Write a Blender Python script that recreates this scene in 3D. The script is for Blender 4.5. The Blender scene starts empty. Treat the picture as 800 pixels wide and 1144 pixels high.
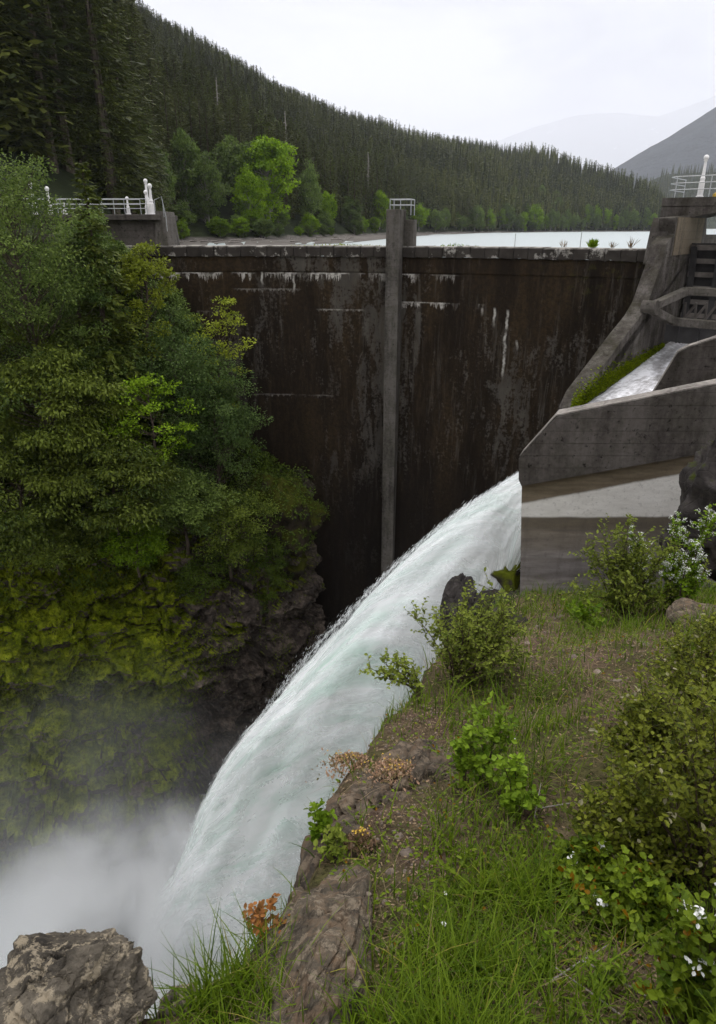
import bpy, math, random
import numpy as np
from mathutils import Vector, Matrix

R = math.radians
rng = np.random.default_rng(11)
random.seed(11)
scene = bpy.context.scene
COL = scene.collection

# ------------------------------------------------------------------ camera maths
F = 763.0                      # focal length in pixels of the 800 x 1144 photograph
PITCH = R(22.63)
CP, SP = math.cos(PITCH), math.sin(PITCH)
FWD = np.array([0, CP, -SP]); UP = np.array([0, SP, CP]); RT = np.array([1.0, 0, 0])

def ray(px, py):
    return RT * ((px - 400) / F) + UP * ((572 - py) / F) + FWD
def at(px, py, Y):
    d = ray(px, py); return d * (Y / d[1])
def atz(px, py, z):
    d = ray(px, py); return d * (z / d[2])
def onplane(px, py, P0, n):
    d = ray(px, py); return d * (np.dot(P0, n) / np.dot(d, n))
def proj(P):
    P = np.asarray(P, float)
    dep = P @ FWD
    return 400 + F * (P @ RT) / dep, 572 - F * (P @ UP) / dep, dep

# ------------------------------------------------------------------ noise
def _hash(ix, iy, iz, seed):
    h = (ix * 374761393 + iy * 668265263 + iz * 2147483647 + seed * 1274126177) & 0xFFFFFFFF
    h = ((h ^ (h >> 13)) * 1274126177) & 0xFFFFFFFF
    h = ((h ^ (h >> 16)) * 2246822519) & 0xFFFFFFFF
    return ((h ^ (h >> 15)) & 0xFFFFFF) / float(0xFFFFFF)
def vnoise(P, scale=1.0, seed=0):
    P = np.asarray(P, float) * scale + 1000.37
    I = np.floor(P).astype(np.int64); f = P - I
    f = f * f * f * (f * (f * 6 - 15) + 10)
    out = 0
    for dx in (0, 1):
        for dy in (0, 1):
            for dz in (0, 1):
                w = (f[..., 0] if dx else 1 - f[..., 0]) * (f[..., 1] if dy else 1 - f[..., 1]) * (f[..., 2] if dz else 1 - f[..., 2])
                out = out + w * _hash(I[..., 0] + dx, I[..., 1] + dy, I[..., 2] + dz, seed)
    return out * 2 - 1
def fbm(P, scale=1.0, octv=4, seed=0, gain=0.5):
    a, s, o = 1.0, scale, 0
    for k in range(octv):
        o = o + a * vnoise(P, s, seed + k * 17); a *= gain; s *= 2.03
    return o
def ridged(P, scale=1.0, octv=4, seed=0):
    a, s, o = 1.0, scale, 0
    for k in range(octv):
        o = o + a * (1 - 2 * np.abs(vnoise(P, s, seed + k * 13))); a *= 0.5; s *= 2.1
    return o
def unit(v):
    v = np.asarray(v, float); return v / np.maximum(np.linalg.norm(v, axis=-1, keepdims=True), 1e-9)
def sstep(a, b, x):
    t = np.clip((x - a) / (b - a), 0, 1); return t * t * (3 - 2 * t)

# ------------------------------------------------------------------ mesh building
class MB:
    def __init__(s):
        s.v = []; s.n = 0; s.f = []          # f: (faces array (M,k), material index, tint array)
        s.va = []                            # per-vertex attribute blocks
    def add(s, V, Fc, mi=0, tint=None, att=None):
        V = np.asarray(V, float).reshape(-1, 3); Fc = np.asarray(Fc, np.int64)
        if Fc.ndim == 1: Fc = Fc[None, :]
        s.v.append(V); s.f.append((Fc + s.n, mi, np.full(len(Fc), 0.5) if tint is None else np.broadcast_to(np.asarray(tint, float), (len(Fc),))))
        s.va.append(np.zeros((len(V), 2)) if att is None else np.asarray(att, float))
        s.n += len(V); return s
    def box(s, c, size, ax=(1, 0, 0), ay=(0, 1, 0), az=(0, 0, 1), mi=0):
        c = np.asarray(c, float); ax, ay, az = [np.asarray(a, float) * h / 2 for a, h in zip((ax, ay, az), size)]
        V = [c + i * ax + j * ay + k * az for k in (-1, 1) for j in (-1, 1) for i in (-1, 1)]
        return s.hexa(V, mi)
    def hexa(s, V, mi=0):
        return s.add(V, [[0, 2, 3, 1], [4, 5, 7, 6], [0, 1, 5, 4], [2, 6, 7, 3], [0, 4, 6, 2], [1, 3, 7, 5]], mi)
    def prism(s, outline, off, mi=0):
        A = np.asarray(outline, float); n = len(A); B = A + np.asarray(off, float)
        s.add(np.vstack([A, B]), [[i, (i + 1) % n, (i + 1) % n + n, i + n] for i in range(n)], mi)
        s.add(A, list(range(n))[::-1], mi); s.add(B, list(range(n)), mi); return s
    def tube(s, pts, rad, n=6, mi=0, tint=None, cap=True):
        pts = np.asarray(pts, float); m = len(pts)
        rad = np.broadcast_to(np.asarray(rad, float), (m,))
        T = np.gradient(pts, axis=0); T = unit(T)
        ref = np.array([0.31, 0.17, 0.93]) if abs(T[0][2]) < 0.9 else np.array([0.9, 0.3, 0.1])
        A = unit(np.cross(T, ref)); B = np.cross(T, A)
        ang = np.linspace(0, 2 * np.pi, n, endpoint=False)
        V = pts[:, None] + rad[:, None, None] * (np.cos(ang)[None, :, None] * A[:, None] + np.sin(ang)[None, :, None] * B[:, None])
        i, j = np.meshgrid(np.arange(m - 1), np.arange(n), indexing='ij')
        Q = np.stack([i * n + j, i * n + (j + 1) % n, (i + 1) * n + (j + 1) % n, (i + 1) * n + j], -1).reshape(-1, 4)
        s.add(V.reshape(-1, 3), Q, mi, tint)
        if cap:
            s.add(V[0], list(range(n))[::-1], mi); s.add(V[-1], list(range(n)), mi)
        return s
    def ball(s, c, r, n=10, mi=0):
        th = np.linspace(0.12, np.pi - 0.12, n); c = np.asarray(c, float)
        pts = np.stack([np.zeros(n), np.zeros(n), np.cos(th)], -1) * r + c
        return s.tube(pts, np.sin(th) * r, 12, mi)
    def lathe(s, c, prof, n=14, mi=0):
        c = np.asarray(c, float); return s.tube([c + (0, 0, z) for r, z in prof], [r for r, z in prof], n, mi)
    def grid(s, P, mi=0, att=None, wrap=False, tint=None):
        P = np.asarray(P, float); a, b = P.shape[:2]
        bb = b if wrap else b - 1
        i, j = np.meshgrid(np.arange(a - 1), np.arange(bb), indexing='ij')
        Q = np.stack([i * b + j, i * b + (j + 1) % b, (i + 1) * b + (j + 1) % b, (i + 1) * b + j], -1).reshape(-1, 4)
        return s.add(P.reshape(-1, 3), Q, mi, tint, None if att is None else np.asarray(att).reshape(-1, 2))
    def leaves(s, C, D, N, L, W, mi=0, tint=None, fold=0.25, shape='leaf'):
        """C base points, D directions, N approximate normals, L lengths, W half widths"""
        C = np.asarray(C, float); n = len(C)
        if n == 0: return s
        D = unit(D); S = unit(np.cross(D, N)); Nn = np.cross(S, D)
        L = np.broadcast_to(L, (n,))[:, None]; W = np.broadcast_to(W, (n,))[:, None]
        tint = rng.random(n) if tint is None else np.broadcast_to(tint, (n,))
        if shape == 'diamond':
            V = np.stack([C, C + D * L * .5 + S * W, C + D * L, C + D * L * .5 - S * W], 1)
            return s.add(V.reshape(-1, 3), np.arange(4 * n).reshape(n, 4), mi, tint)
        up = Nn * W * fold; bend = -Nn * L * 0.12
        b = C; t = C + D * L + bend
        w1, w2 = (0.85, 0.8) if shape == 'leaf' else (0.6, 1.0)
        r1 = C + D * L * .3 + S * W * w1 + up; r2 = C + D * L * .68 + S * W * w2 + up + bend * .4
        l1 = C + D * L * .3 - S * W * w1 + up; l2 = C + D * L * .68 - S * W * w2 + up + bend * .4
        V = np.stack([b, r1, r2, t, l2, l1], 1)
        k = np.arange(n)[:, None] * 6
        Q = np.concatenate([k + np.array([[0, 1, 2, 3]]), k + np.array([[0, 3, 4, 5]])], 0)
        return s.add(V.reshape(-1, 3), Q, mi, np.concatenate([tint, tint]))
    def build(s, name, mats, parent=None, smooth=False, bevel=0.0, att=False, link=True):
        me = bpy.data.meshes.new(name)
        V = np.vstack(s.v)
        me.vertices.add(len(V)); me.vertices.foreach_set('co', V.astype(np.float32).ravel())
        tot = [np.full(len(f), f.shape[1]) for f, _, _ in s.f]
        tot = np.concatenate(tot); loops = np.concatenate([f.ravel() for f, _, _ in s.f])
        me.loops.add(len(loops)); me.loops.foreach_set('vertex_index', loops.astype(np.int32))
        me.polygons.add(len(tot))
        st = np.concatenate([[0], np.cumsum(tot)[:-1]])
        me.polygons.foreach_set('loop_start', st.astype(np.int32))
        me.polygons.foreach_set('material_index', np.concatenate([np.full(len(f), mi) for f, mi, _ in s.f]).astype(np.int32))
        me.polygons.foreach_set('use_smooth', np.full(len(tot), smooth))
        me.update(calc_edges=True)
        a = me.attributes.new('tint', 'FLOAT', 'FACE'); a.data.foreach_set('value', np.concatenate([t for _, _, t in s.f]).astype(np.float32))
        if att:
            A = np.vstack(s.va)
            for k, nm in enumerate(('flow', 'around')):
                a = me.attributes.new(nm, 'FLOAT', 'POINT'); a.data.foreach_set('value', A[:, k].astype(np.float32))
        for m in (mats if isinstance(mats, (list, tuple)) else [mats]): me.materials.append(m)
        o = bpy.data.objects.new(name, me)
        if link: COL.objects.link(o)
        if parent is not None: o.parent = parent
        if bevel:
            b = o.modifiers.new('bevel', 'BEVEL'); b.width = bevel; b.segments = 2; b.limit_method = 'ANGLE'; b.angle_limit = R(40)
        return o

def tag(o, label, cat=None, group=None, kind=None):
    o['label'] = label
    if cat: o['category'] = cat
    if group: o['group'] = group
    if kind: o['kind'] = kind
    return o
def empty(name, loc, label, cat, group=None, rz=0.0, scale=1.0):
    o = bpy.data.objects.new(name, None); COL.objects.link(o)
    o.location = loc; o.rotation_euler = (0, 0, rz); o.scale = (scale,) * 3 if np.isscalar(scale) else scale
    o.empty_display_size = 0.2
    return tag(o, label, cat, group)
def dup(root, loc, rz, scale, label, group=None):
    r = root.copy(); COL.objects.link(r)
    r.location = loc; r.rotation_euler = (0, 0, rz); r.scale = (scale,) * 3 if np.isscalar(scale) else scale
    r['label'] = label
    if group: r['group'] = group
    for ch in list(root.children):
        c = ch.copy(); COL.objects.link(c); c.parent = r
    return r

# ------------------------------------------------------------------ materials
class NT:
    def __init__(s, name):
        s.m = bpy.data.materials.new(name); s.m.use_nodes = True
        s.t = s.m.node_tree; s.n = s.t.nodes; s.l = s.t.links
        s.b = s.n['Principled BSDF']; s.out = s.n['Material Output']
        s.pos = s.node('ShaderNodeNewGeometry').outputs['Position']
    def node(s, typ, **kw):
        n = s.n.new(typ)
        for k, v in kw.items(): setattr(n, k, v)
        return n
    def set(s, inp, v):
        if hasattr(v, 'links') or hasattr(v, 'is_linked'): s.l.new(v, inp)
        else: inp.default_value = v
    def mapping(s, vec, scale=(1, 1, 1), loc=(0, 0, 0), rot=(0, 0, 0)):
        n = s.node('ShaderNodeMapping'); s.l.new(vec, n.inputs[0]); n.inputs['Scale'].default_value = scale
        n.inputs['Location'].default_value = loc; n.inputs['Rotation'].default_value = rot; return n.outputs[0]
    def noise(s, vec, scale=1.0, detail=6, rough=0.55, dist=0.0):
        n = s.node('ShaderNodeTexNoise'); s.l.new(vec, n.inputs['Vector']); n.inputs['Scale'].default_value = scale
        n.inputs['Detail'].default_value = detail; n.inputs['Roughness'].default_value = rough; n.inputs['Distortion'].default_value = dist
        return n.outputs['Fac']
    def voro(s, vec, scale=1.0, feature='F1'):
        n = s.node('ShaderNodeTexVoronoi', feature=feature); s.l.new(vec, n.inputs['Vector']); n.inputs['Scale'].default_value = scale
        return n.outputs['Distance']
    def ramp(s, fac, stops):
        n = s.node('ShaderNodeValToRGB'); s.l.new(fac, n.inputs[0]); e = n.color_ramp.elements
        while len(e) < len(stops): e.new(0.5)
        for k, (p, c) in enumerate(stops):
            e[k].position = p; e[k].color = (c, c, c, 1) if np.isscalar(c) else (*c, 1)
        return n.outputs[0]
    def mix(s, fac, a, b, typ='MIX'):
        n = s.node('ShaderNodeMix', data_type='RGBA', blend_type=typ)
        s.set(n.inputs[0], fac)
        for i, v in ((6, a), (7, b)):
            s.set(n.inputs[i], (*v, 1) if isinstance(v, tuple) and len(v) == 3 else v)
        return n.outputs[2]
    def math(s, op, a, b=0.0, c=None):
        n = s.node('ShaderNodeMath', operation=op); s.set(n.inputs[0], a); s.set(n.inputs[1], b)
        if c is not None: s.set(n.inputs[2], c)
        return n.outputs[0]
    def attr(s, name):
        return s.node('ShaderNodeAttribute', attribute_name=name).outputs['Fac']
    def sep(s, vec):
        n = s.node('ShaderNodeSeparateXYZ'); s.l.new(vec, n.inputs[0]); return n.outputs
    def comb(s, x, y, z):
        n = s.node('ShaderNodeCombineXYZ')
        for i, v in enumerate((x, y, z)): s.set(n.inputs[i], v)
        return n.outputs[0]
    def range(s, v, a, b, c=0.0, d=1.0):
        n = s.node('ShaderNodeMapRange', interpolation_type='SMOOTHSTEP'); s.set(n.inputs[0], v)
        for i, x in enumerate((a, b, c, d)): n.inputs[i + 1].default_value = x
        return n.outputs[0]
    def bump(s, h, strength=0.5, dist=0.05):
        n = s.node('ShaderNodeBump'); s.l.new(h, n.inputs['Height']); n.inputs['Strength'].default_value = strength
        n.inputs['Distance'].default_value = dist; s.l.new(n.outputs[0], s.b.inputs['Normal']); return n.outputs[0]
    def finish(s, color, rough=0.85, spec=0.3):
        s.set(s.b.inputs['Base Color'], (*color, 1) if isinstance(color, tuple) else color)
        s.set(s.b.inputs['Roughness'], rough); s.b.inputs['Specular IOR Level'].default_value = spec
        return s.m

def leaf_mat(name, dark, light, alt=None, transl=0.3, rough=0.5, gain=1.5, sat=1.1):
    """leaf colours vary from leaf to leaf (face attribute) and a little from plant to plant"""
    k = NT(name); dark = tuple(c * gain for c in dark); light = tuple(c * gain for c in light)
    t = k.attr('tint')
    c = k.ramp(t, [(0.0, dark), (0.7, light)] + ([(0.93, light), (0.97, alt)] if alt else []))
    ri = k.node('ShaderNodeObjectInfo').outputs['Random']
    hsv = k.node('ShaderNodeHueSaturation'); hsv.inputs['Saturation'].default_value = sat; k.l.new(c, hsv.inputs['Color'])
    k.l.new(k.range(ri, 0, 1, 0.82, 1.2), hsv.inputs['Value'])
    c = hsv.outputs[0]
    k.finish(c, rough, 0.10)
    tr = k.node('ShaderNodeBsdfTranslucent'); k.l.new(c, tr.inputs[0])
    mx = k.node('ShaderNodeMixShader'); mx.inputs[0].default_value = transl
    k.l.new(k.b.outputs[0], mx.inputs[1]); k.l.new(tr.outputs[0], mx.inputs[2]); k.l.new(mx.outputs[0], k.out.inputs[0])
    return k.m
def plain(name, c, rough=0.6, spec=0.3, var=0.25, scale=3.0, bump=0.2, metal=0.0):
    k = NT(name)
    tc = k.node('ShaderNodeTexCoord').outputs['Object']
    f = k.noise(tc, scale, 6)
    c2 = tuple(x * (1 - var) for x in c); c3 = tuple(min(1, x * (1 + var)) for x in c)
    k.bump(k.noise(tc, scale * 8, 4), bump, 0.02)
    k.b.inputs['Metallic'].default_value = metal
    return k.finish(k.ramp(f, [(0.3, c2), (0.7, c3)]), rough, spec)

def concrete(name, base, dark, mosscol=None, moss=0.0, streak=1.0, pit=1.0, light=None):
    k = NT(name); p = k.pos
    big = k.noise(p, 0.5, 6, 0.6)
    st = k.noise(k.mapping(p, (1.6, 1.6, 0.16)), 1.0, 6, 0.65)
    fine = k.noise(p, 7.0, 6, 0.7)
    m = k.math('ADD', k.math('MULTIPLY', big, 0.45), k.math('MULTIPLY', st, 0.55 * streak))
    m = k.math('ADD', m, k.math('MULTIPLY', k.math('SUBTRACT', fine, 0.5), 0.35))
    c = k.ramp(m, [(0.37, dark), (0.58, base)] + ([(0.85, light)] if light else []))
    pits = k.ramp(k.noise(p, 5.5, 5, 0.75), [(0.30, 0.0), (0.42, 1.0)])
    c = k.mix(k.math('MULTIPLY', k.math('SUBTRACT', 1.0, pits), 0.55 * pit), c, tuple(x * 0.35 for x in dark))
    z = k.sep(p)[2]
    boards = k.math('ABSOLUTE', k.math('SUBTRACT', k.math('FRACT', k.math('MULTIPLY', z, 2.6)), 0.5))
    bl = k.range(boards, 0.0, 0.03, 1.0, 0.0)
    c = k.mix(k.math('MULTIPLY', bl, 0.3), c, dark)
    if mosscol:
        nz = k.sep(k.node('ShaderNodeNewGeometry').outputs['Normal'])[2]
        mm = k.math('MULTIPLY', k.ramp(k.noise(p, 1.3, 6, 0.7), [(0.45, 0.0), (0.6, 1.0)]), moss)
        c = k.mix(k.math('MINIMUM', k.math('ADD', mm, k.math('MULTIPLY', k.range(nz, 0.6, 0.95), moss * 0.6)), 1.0), c, mosscol)
    h = k.math('ADD', k.math('MULTIPLY', fine, 0.6), k.math('ADD', k.math('MULTIPLY', pits, 0.5), k.math('MULTIPLY', bl, -0.5)))
    k.bump(h, 0.7, 0.06)
    return k.finish(c, 0.95, 0.08)

M = {}
M['conc'] = concrete('weathered concrete', (0.125, 0.113, 0.10), (0.034, 0.03, 0.026), (0.04, 0.038, 0.022), 0.35, 1.2, 1.5)
M['conc_light'] = concrete('pale concrete', (0.30, 0.275, 0.245), (0.09, 0.08, 0.07), None, 0, 1.0, 1.3, (0.42, 0.39, 0.36))
M['conc_dark'] = concrete('dark stained concrete', (0.088, 0.077, 0.069), (0.026, 0.022, 0.019), (0.025, 0.025, 0.014), 0.35, 1.3, 2.0, (0.16, 0.145, 0.13))
M['conc_rough'] = concrete('pitted pier concrete', (0.082, 0.072, 0.064), (0.020, 0.017, 0.015), (0.03, 0.028, 0.015), 0.5, 1.3, 2.0, (0.2, 0.185, 0.165))
M['conc_tan'] = concrete('tan concrete', (0.17, 0.14, 0.10), (0.06, 0.05, 0.037), None, 0, 1.2)
M['white'] = plain('white enamel paint', (0.78, 0.76, 0.74), 0.4, 0.5, 0.1, 6, 0.1)
M['galv'] = plain('galvanised pipe', (0.42, 0.43, 0.43), 0.45, 0.5, 0.12, 9, 0.1, 0.3)
M['gate'] = plain('dark tarred steel', (0.034, 0.032, 0.031), 0.55, 0.4, 0.4, 2, 0.4)
M['gate_rib'] = plain('rust dulled steel', (0.13, 0.115, 0.10), 0.6, 0.4, 0.4, 2, 0.4)
M['yellow'] = plain('yellow paint', (0.55, 0.36, 0.05), 0.5)

# dam face: nearly black biofilm that has peeled in hanging streaks, lime lines at the lift joints
def dam_face():
    k = NT('dam face'); p = k.pos; x, y, z = k.sep(p)
    big = k.noise(k.mapping(p, (0.16, 0.16, 0.10)), 1.0, 4, 0.6)
    st = k.noise(k.mapping(p, (1.5, 1.5, 0.34)), 1.0, 10, 0.72, 0.6)
    st2 = k.noise(k.mapping(p, (2.6, 2.6, 0.22)), 1.0, 6, 0.7)
    fine = k.noise(p, 5.0, 6, 0.7)
    base = k.ramp(k.noise(k.mapping(p, (0.5, 0.5, 0.09)), 1.0, 7, 0.65), [(0.3, (0.010, 0.0075, 0.0055)), (0.48, (0.023, 0.0162, 0.0105)), (0.64, (0.046, 0.0305, 0.0155)), (0.8, (0.031, 0.030, 0.012))])
    base = k.mix(k.math('MULTIPLY', k.ramp(fine, [(0.42, 1.0), (0.6, 0.0)]), 0.6), base, (0.014, 0.011, 0.009))
    # bare concrete where the film has come off
    zone = k.math('MULTIPLY', k.range(x, 7.5, 2.0), k.range(z, -18.0, -10.0, 0.45, 1.0))
    pe = k.math('ADD', k.math('MULTIPLY', big, 0.8), k.math('MULTIPLY', st, 0.75))
    pe = k.math('ADD', pe, k.math('MULTIPLY', k.math('SUBTRACT', fine, 0.5), 0.45))
    pe = k.math('ADD', pe, k.math('MULTIPLY', zone, 0.10))
    peel = k.ramp(pe, [(0.875, 0.0), (0.95, 1.0)])
    grey = k.ramp(k.noise(k.mapping(p, (1.2, 1.2, 0.5)), 1.0, 6), [(0.3, (0.05, 0.045, 0.038)), (0.7, (0.115, 0.105, 0.09))])
    c = k.mix(k.math('MULTIPLY', peel, 0.75), base, grey)
    fl = k.math('MULTIPLY', k.ramp(st2, [(0.55, 0.0), (0.68, 1.0)]), k.range(big, 0.36, 0.56))
    c = k.mix(k.math('MULTIPLY', k.ramp(k.noise(k.mapping(p, (3.2, 3.2, 0.5), (7, 3, 1)), 1.0, 9, 0.75), [(0.5, 0.0), (0.7, 1.0)]), 0.55), c, (0.058, 0.040, 0.023))
    c = k.mix(k.math('MULTIPLY', fl, 0.6), c, (0.1, 0.09, 0.075))
    # lime lines: white along a joint with drips hanging from it
    wob = k.math('MULTIPLY', k.math('SUBTRACT', k.noise(k.mapping(p, (0.8, 0.8, 0)), 1.0, 3), 0.5), 0.10)
    for z0, x0, x1, amt, ln in ((-2.6, -13.0, 6.0, 0.95, 0.8), (-4.2, 2.4, 7.6, 0.9, 0.65), (-4.9, -12.0, -8.4, 0.55, 0.3), (-4.75, -2.8, 0.6, 0.4, 0.2),
                                (-10.2, -7.0, -1.5, 0.25, 0.25), (-3.55, -8, -3.4, 0.25, 0.3)):
        drip = k.math('MULTIPLY', k.ramp(k.noise(k.mapping(p, (4.0, 4.0, 0.25), (z0, 0, 0)), 1.0, 7, 0.75), [(0.48, 0.0), (0.72, 1.0)]), ln)
        on = k.ramp(k.noise(k.mapping(p, (0.55, 0.55, 0.0), (z0 * 3, 0, 0)), 1.0, 4, 0.6), [(0.40, 0.0), (0.54, 1.0)])
        d = k.math('SUBTRACT', k.math('ADD', z, wob), z0)
        top = k.range(d, -0.02, 0.03, 1.0, 0.0)
        bot = k.range(k.math('ADD', d, k.math('ADD', drip, 0.05)), -0.04, 0.04)
        msk = k.math('MULTIPLY', k.math('MULTIPLY', top, bot), k.math('MULTIPLY', on, k.ramp(fine, [(0.38, 0.25), (0.55, 1.0)])))
        msk = k.math('MULTIPLY', msk, k.math('MULTIPLY', k.range(x, x0, x0 + 0.6), k.range(x, x1 - 0.6, x1, 1.0, 0.0)))
        c = k.mix(k.math('MULTIPLY', msk, amt), c, (0.55, 0.52, 0.47))
    # single long white weeps
    for xa, za, zb in ((8.05, -4.4, -5.6), (8.75, -4.5, -8.6), (7.35, -4.45, -5.0), (9.4, -6.2, -6.9), (-6.0, -2.6, -3.6), (-4.0, -2.7, -4.0)):
        wx = k.math('ADD', x, k.math('MULTIPLY', k.math('SUBTRACT', k.noise(k.mapping(p, (0, 0, 1.4)), 1.0, 4), 0.5), 0.35))
        w = k.range(k.math('ABSOLUTE', k.math('SUBTRACT', wx, xa)), 0.02, 0.10, 1.0, 0.0)
        msk = k.math('MULTIPLY', w, k.math('MULTIPLY', k.range(z, zb, zb + 0.8), k.range(z, za - 0.1, za + 0.1, 1.0, 0.0)))
        msk = k.math('MULTIPLY', msk, k.ramp(k.noise(p, 2.2, 4), [(0.35, 0.15), (0.55, 1.0)]))
        c = k.mix(k.math('MULTIPLY', msk, 0.85), c, (0.5, 0.48, 0.43))
    # yellow green lichen near the right top
    lich = k.math('MULTIPLY', k.ramp(k.noise(p, 2.5, 6, 0.7), [(0.55, 0.0), (0.65, 1.0)]), k.math('MULTIPLY', k.range(x, 9, 13), k.range(z, -6, -1.5)))
    c = k.mix(k.math('MULTIPLY', lich, 0.6), c, (0.05, 0.05, 0.012))
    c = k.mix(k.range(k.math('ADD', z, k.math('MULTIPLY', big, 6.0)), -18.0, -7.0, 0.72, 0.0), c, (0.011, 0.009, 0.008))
    k.bump(k.math('ADD', fine, k.math('MULTIPLY', peel, 0.3)), 0.5, 0.06)
    return k.finish(c, 0.95, 0.06)
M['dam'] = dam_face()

def crest_mat():
    k = NT('dam crest'); p = k.pos
    n = k.noise(p, 3.2, 6, 0.7); dk = k.ramp(k.noise(p, 0.9, 5, 0.6), [(0.3, (0.022, 0.018, 0.015)), (0.7, (0.055, 0.047, 0.04))])
    nz = k.sep(k.node('ShaderNodeNewGeometry').outputs['Normal'])[2]
    c = k.mix(k.ramp(k.noise(k.mapping(p, (1.1, 1.1, 1.1)), 1.0, 5, 0.7), [(0.56, 0.0), (0.62, 1.0)]), dk, (0.3, 0.28, 0.25))
    c = k.mix(k.range(nz, 0.5, 0.8), c, k.ramp(n, [(0.3, (0.2, 0.18, 0.15)), (0.7, (0.42, 0.4, 0.36))]))
    k.bump(n, 0.7, 0.06); return k.finish(c, 0.9, 0.2)
M['crest'] = crest_mat()

# lower spillway wall: horizontal stain bands and the pale scoured wedge
def band_wall():
    k = NT('banded wall'); p = k.pos; x, y, z = k.sep(p)
    n = k.noise(k.mapping(p, (0.8, 0.8, 5.0)), 1.0, 6, 0.65); fine = k.noise(p, 9.0, 6, 0.7)
    wv = k.math('MULTIPLY', k.math('SUBTRACT', k.noise(k.mapping(p, (1.4, 1.4, 1.4)), 1.0, 5), 0.5), 0.10)
    zz = k.math('ADD', z, wv)
    c = k.ramp(k.range(zz, -11.6, -7.9), [(0.0, (0.30, 0.275, 0.26)), (0.16, (0.31, 0.28, 0.26)), (0.2, (0.20, 0.18, 0.17)), (0.36, (0.27, 0.245, 0.235)), (0.43, (0.21, 0.185, 0.17)),
                                           (0.47, (0.29, 0.265, 0.25)), (0.62, (0.22, 0.19, 0.16)), (0.78, (0.24, 0.205, 0.165)), (0.86, (0.15, 0.125, 0.09))])
    c = k.mix(k.ramp(n, [(0.35, 0.6), (0.62, 0.0)]), c, (0.10, 0.085, 0.072))
    c = k.mix(k.math('MULTIPLY', k.ramp(k.noise(k.mapping(p, (2.2, 2.2, 0.3)), 1.0, 7, 0.7), [(0.5, 0.0), (0.68, 1.0)]), 0.4), c, (0.08, 0.07, 0.06))
    zt = k.math('ADD', k.math('MULTIPLY', k.math('SUBTRACT', x, 4.9), 0.205), -8.02)     # upper border of the pale wedge climbs to the right
    wedge = k.math('MULTIPLY', k.range(k.math('SUBTRACT', zz, zt), -0.06, 0.06, 1.0, 0.0), k.range(zz, -8.48, -8.38))
    pale = k.ramp(k.noise(k.mapping(p, (1, 1, 4)), 1.5, 6, 0.7), [(0.3, (0.60, 0.575, 0.53)), (0.7, (0.78, 0.755, 0.71))])
    c = k.mix(wedge, c, pale)
    tan = k.math('MULTIPLY', k.range(k.math('SUBTRACT', zz, zt), 0.0, 0.08), 1.0)
    c = k.mix(tan, c, k.ramp(n, [(0.3, (0.10, 0.078, 0.05)), (0.7, (0.20, 0.16, 0.11))]))
    c = k.mix(k.math('MULTIPLY', k.ramp(fine, [(0.55, 0.0), (0.7, 1.0)]), 0.35), c, (0.06, 0.05, 0.045))
    k.bump(fine, 0.4, 0.03); return k.finish(c, 0.9, 0.2)
M['band'] = band_wall()

def rock_mat(name, base, dark, lich=None, moss=None, mossamt=0.0, scale=1.0, orange=None):
    k = NT(name); p = k.pos
    a = k.noise(p, 1.1 * scale, 8, 0.65, 0.4); b = k.noise(p, 9.0 * scale, 6, 0.7)
    c = k.ramp(k.math('ADD', k.math('MULTIPLY', a, 0.7), k.math('MULTIPLY', b, 0.3)), [(0.36, dark), (0.62, base)])
    if orange: c = k.mix(k.math('MULTIPLY', k.ramp(k.noise(p, 1.7 * scale, 6, 0.7, 0.8), [(0.48, 0.0), (0.66, 1.0)]), 0.5), c, orange)
    if lich:
        lm = k.ramp(k.noise(p, 2.3 * scale, 7, 0.75, 0.3), [(0.52, 0.0), (0.57, 1.0)])
        c = k.mix(k.math('MULTIPLY', lm, 0.65), c, lich)
    c = k.mix(k.math('MULTIPLY', k.ramp(k.voro(p, 26 * scale), [(0.1, 1.0), (0.35, 0.0)]), 0.25), c, dark)
    if moss:
        nz = k.sep(k.node('ShaderNodeNewGeometry').outputs['Normal'])[2]
        mn = k.noise(p, 0.75 * scale, 7, 0.7)
        mm = k.math('ADD', k.math('ADD', mn, k.math('MULTIPLY', nz, 0.28)), mossamt)
        mm = k.range(mm, 0.52, 0.66)
        mc = k.ramp(k.noise(p, 3.0 * scale, 6, 0.7), [(0.3, tuple(x * 0.45 for x in moss)), (0.7, moss)])
        c = k.mix(mm, c, mc)
    cr = k.voro(k.mapping(p, (1, 1, 1.6)), 2.2 * scale, 'DISTANCE_TO_EDGE')
    h = k.math('ADD', k.math('MULTIPLY', b, 0.5), k.math('ADD', a, k.math('MULTIPLY', k.range(cr, 0.0, 0.06), 0.25)))
    k.bump(h, 0.6, 0.07 / scale)
    return k.finish(c, 0.95, 0.06)
M['rock_brown'] = rock_mat('brown basalt', (0.13, 0.112, 0.086), (0.03, 0.027, 0.023), (0.34, 0.285, 0.20), None, 0, 5.0, None)
M['rock_slab'] = rock_mat('weathered slab', (0.115, 0.095, 0.07), (0.03, 0.026, 0.021), (0.22, 0.18, 0.13), None, 0, 4.5, (0.21, 0.135, 0.08))
M['rock_ledge'] = rock_mat('soil dusted ledge', (0.10, 0.082, 0.061), (0.028, 0.024, 0.02), (0.18, 0.14, 0.10), None, 0, 3.5, (0.16, 0.105, 0.065))
M['rock_dark'] = rock_mat('dark outcrop', (0.075, 0.066, 0.06), (0.022, 0.02, 0.02), None, (0.05, 0.06, 0.012), -0.18, 1.0)
M['rock_moss'] = rock_mat('mossy rock', (0.06, 0.05, 0.04), (0.02, 0.018, 0.016), None, (0.12, 0.14, 0.012), 0.06, 1.2)

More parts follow.
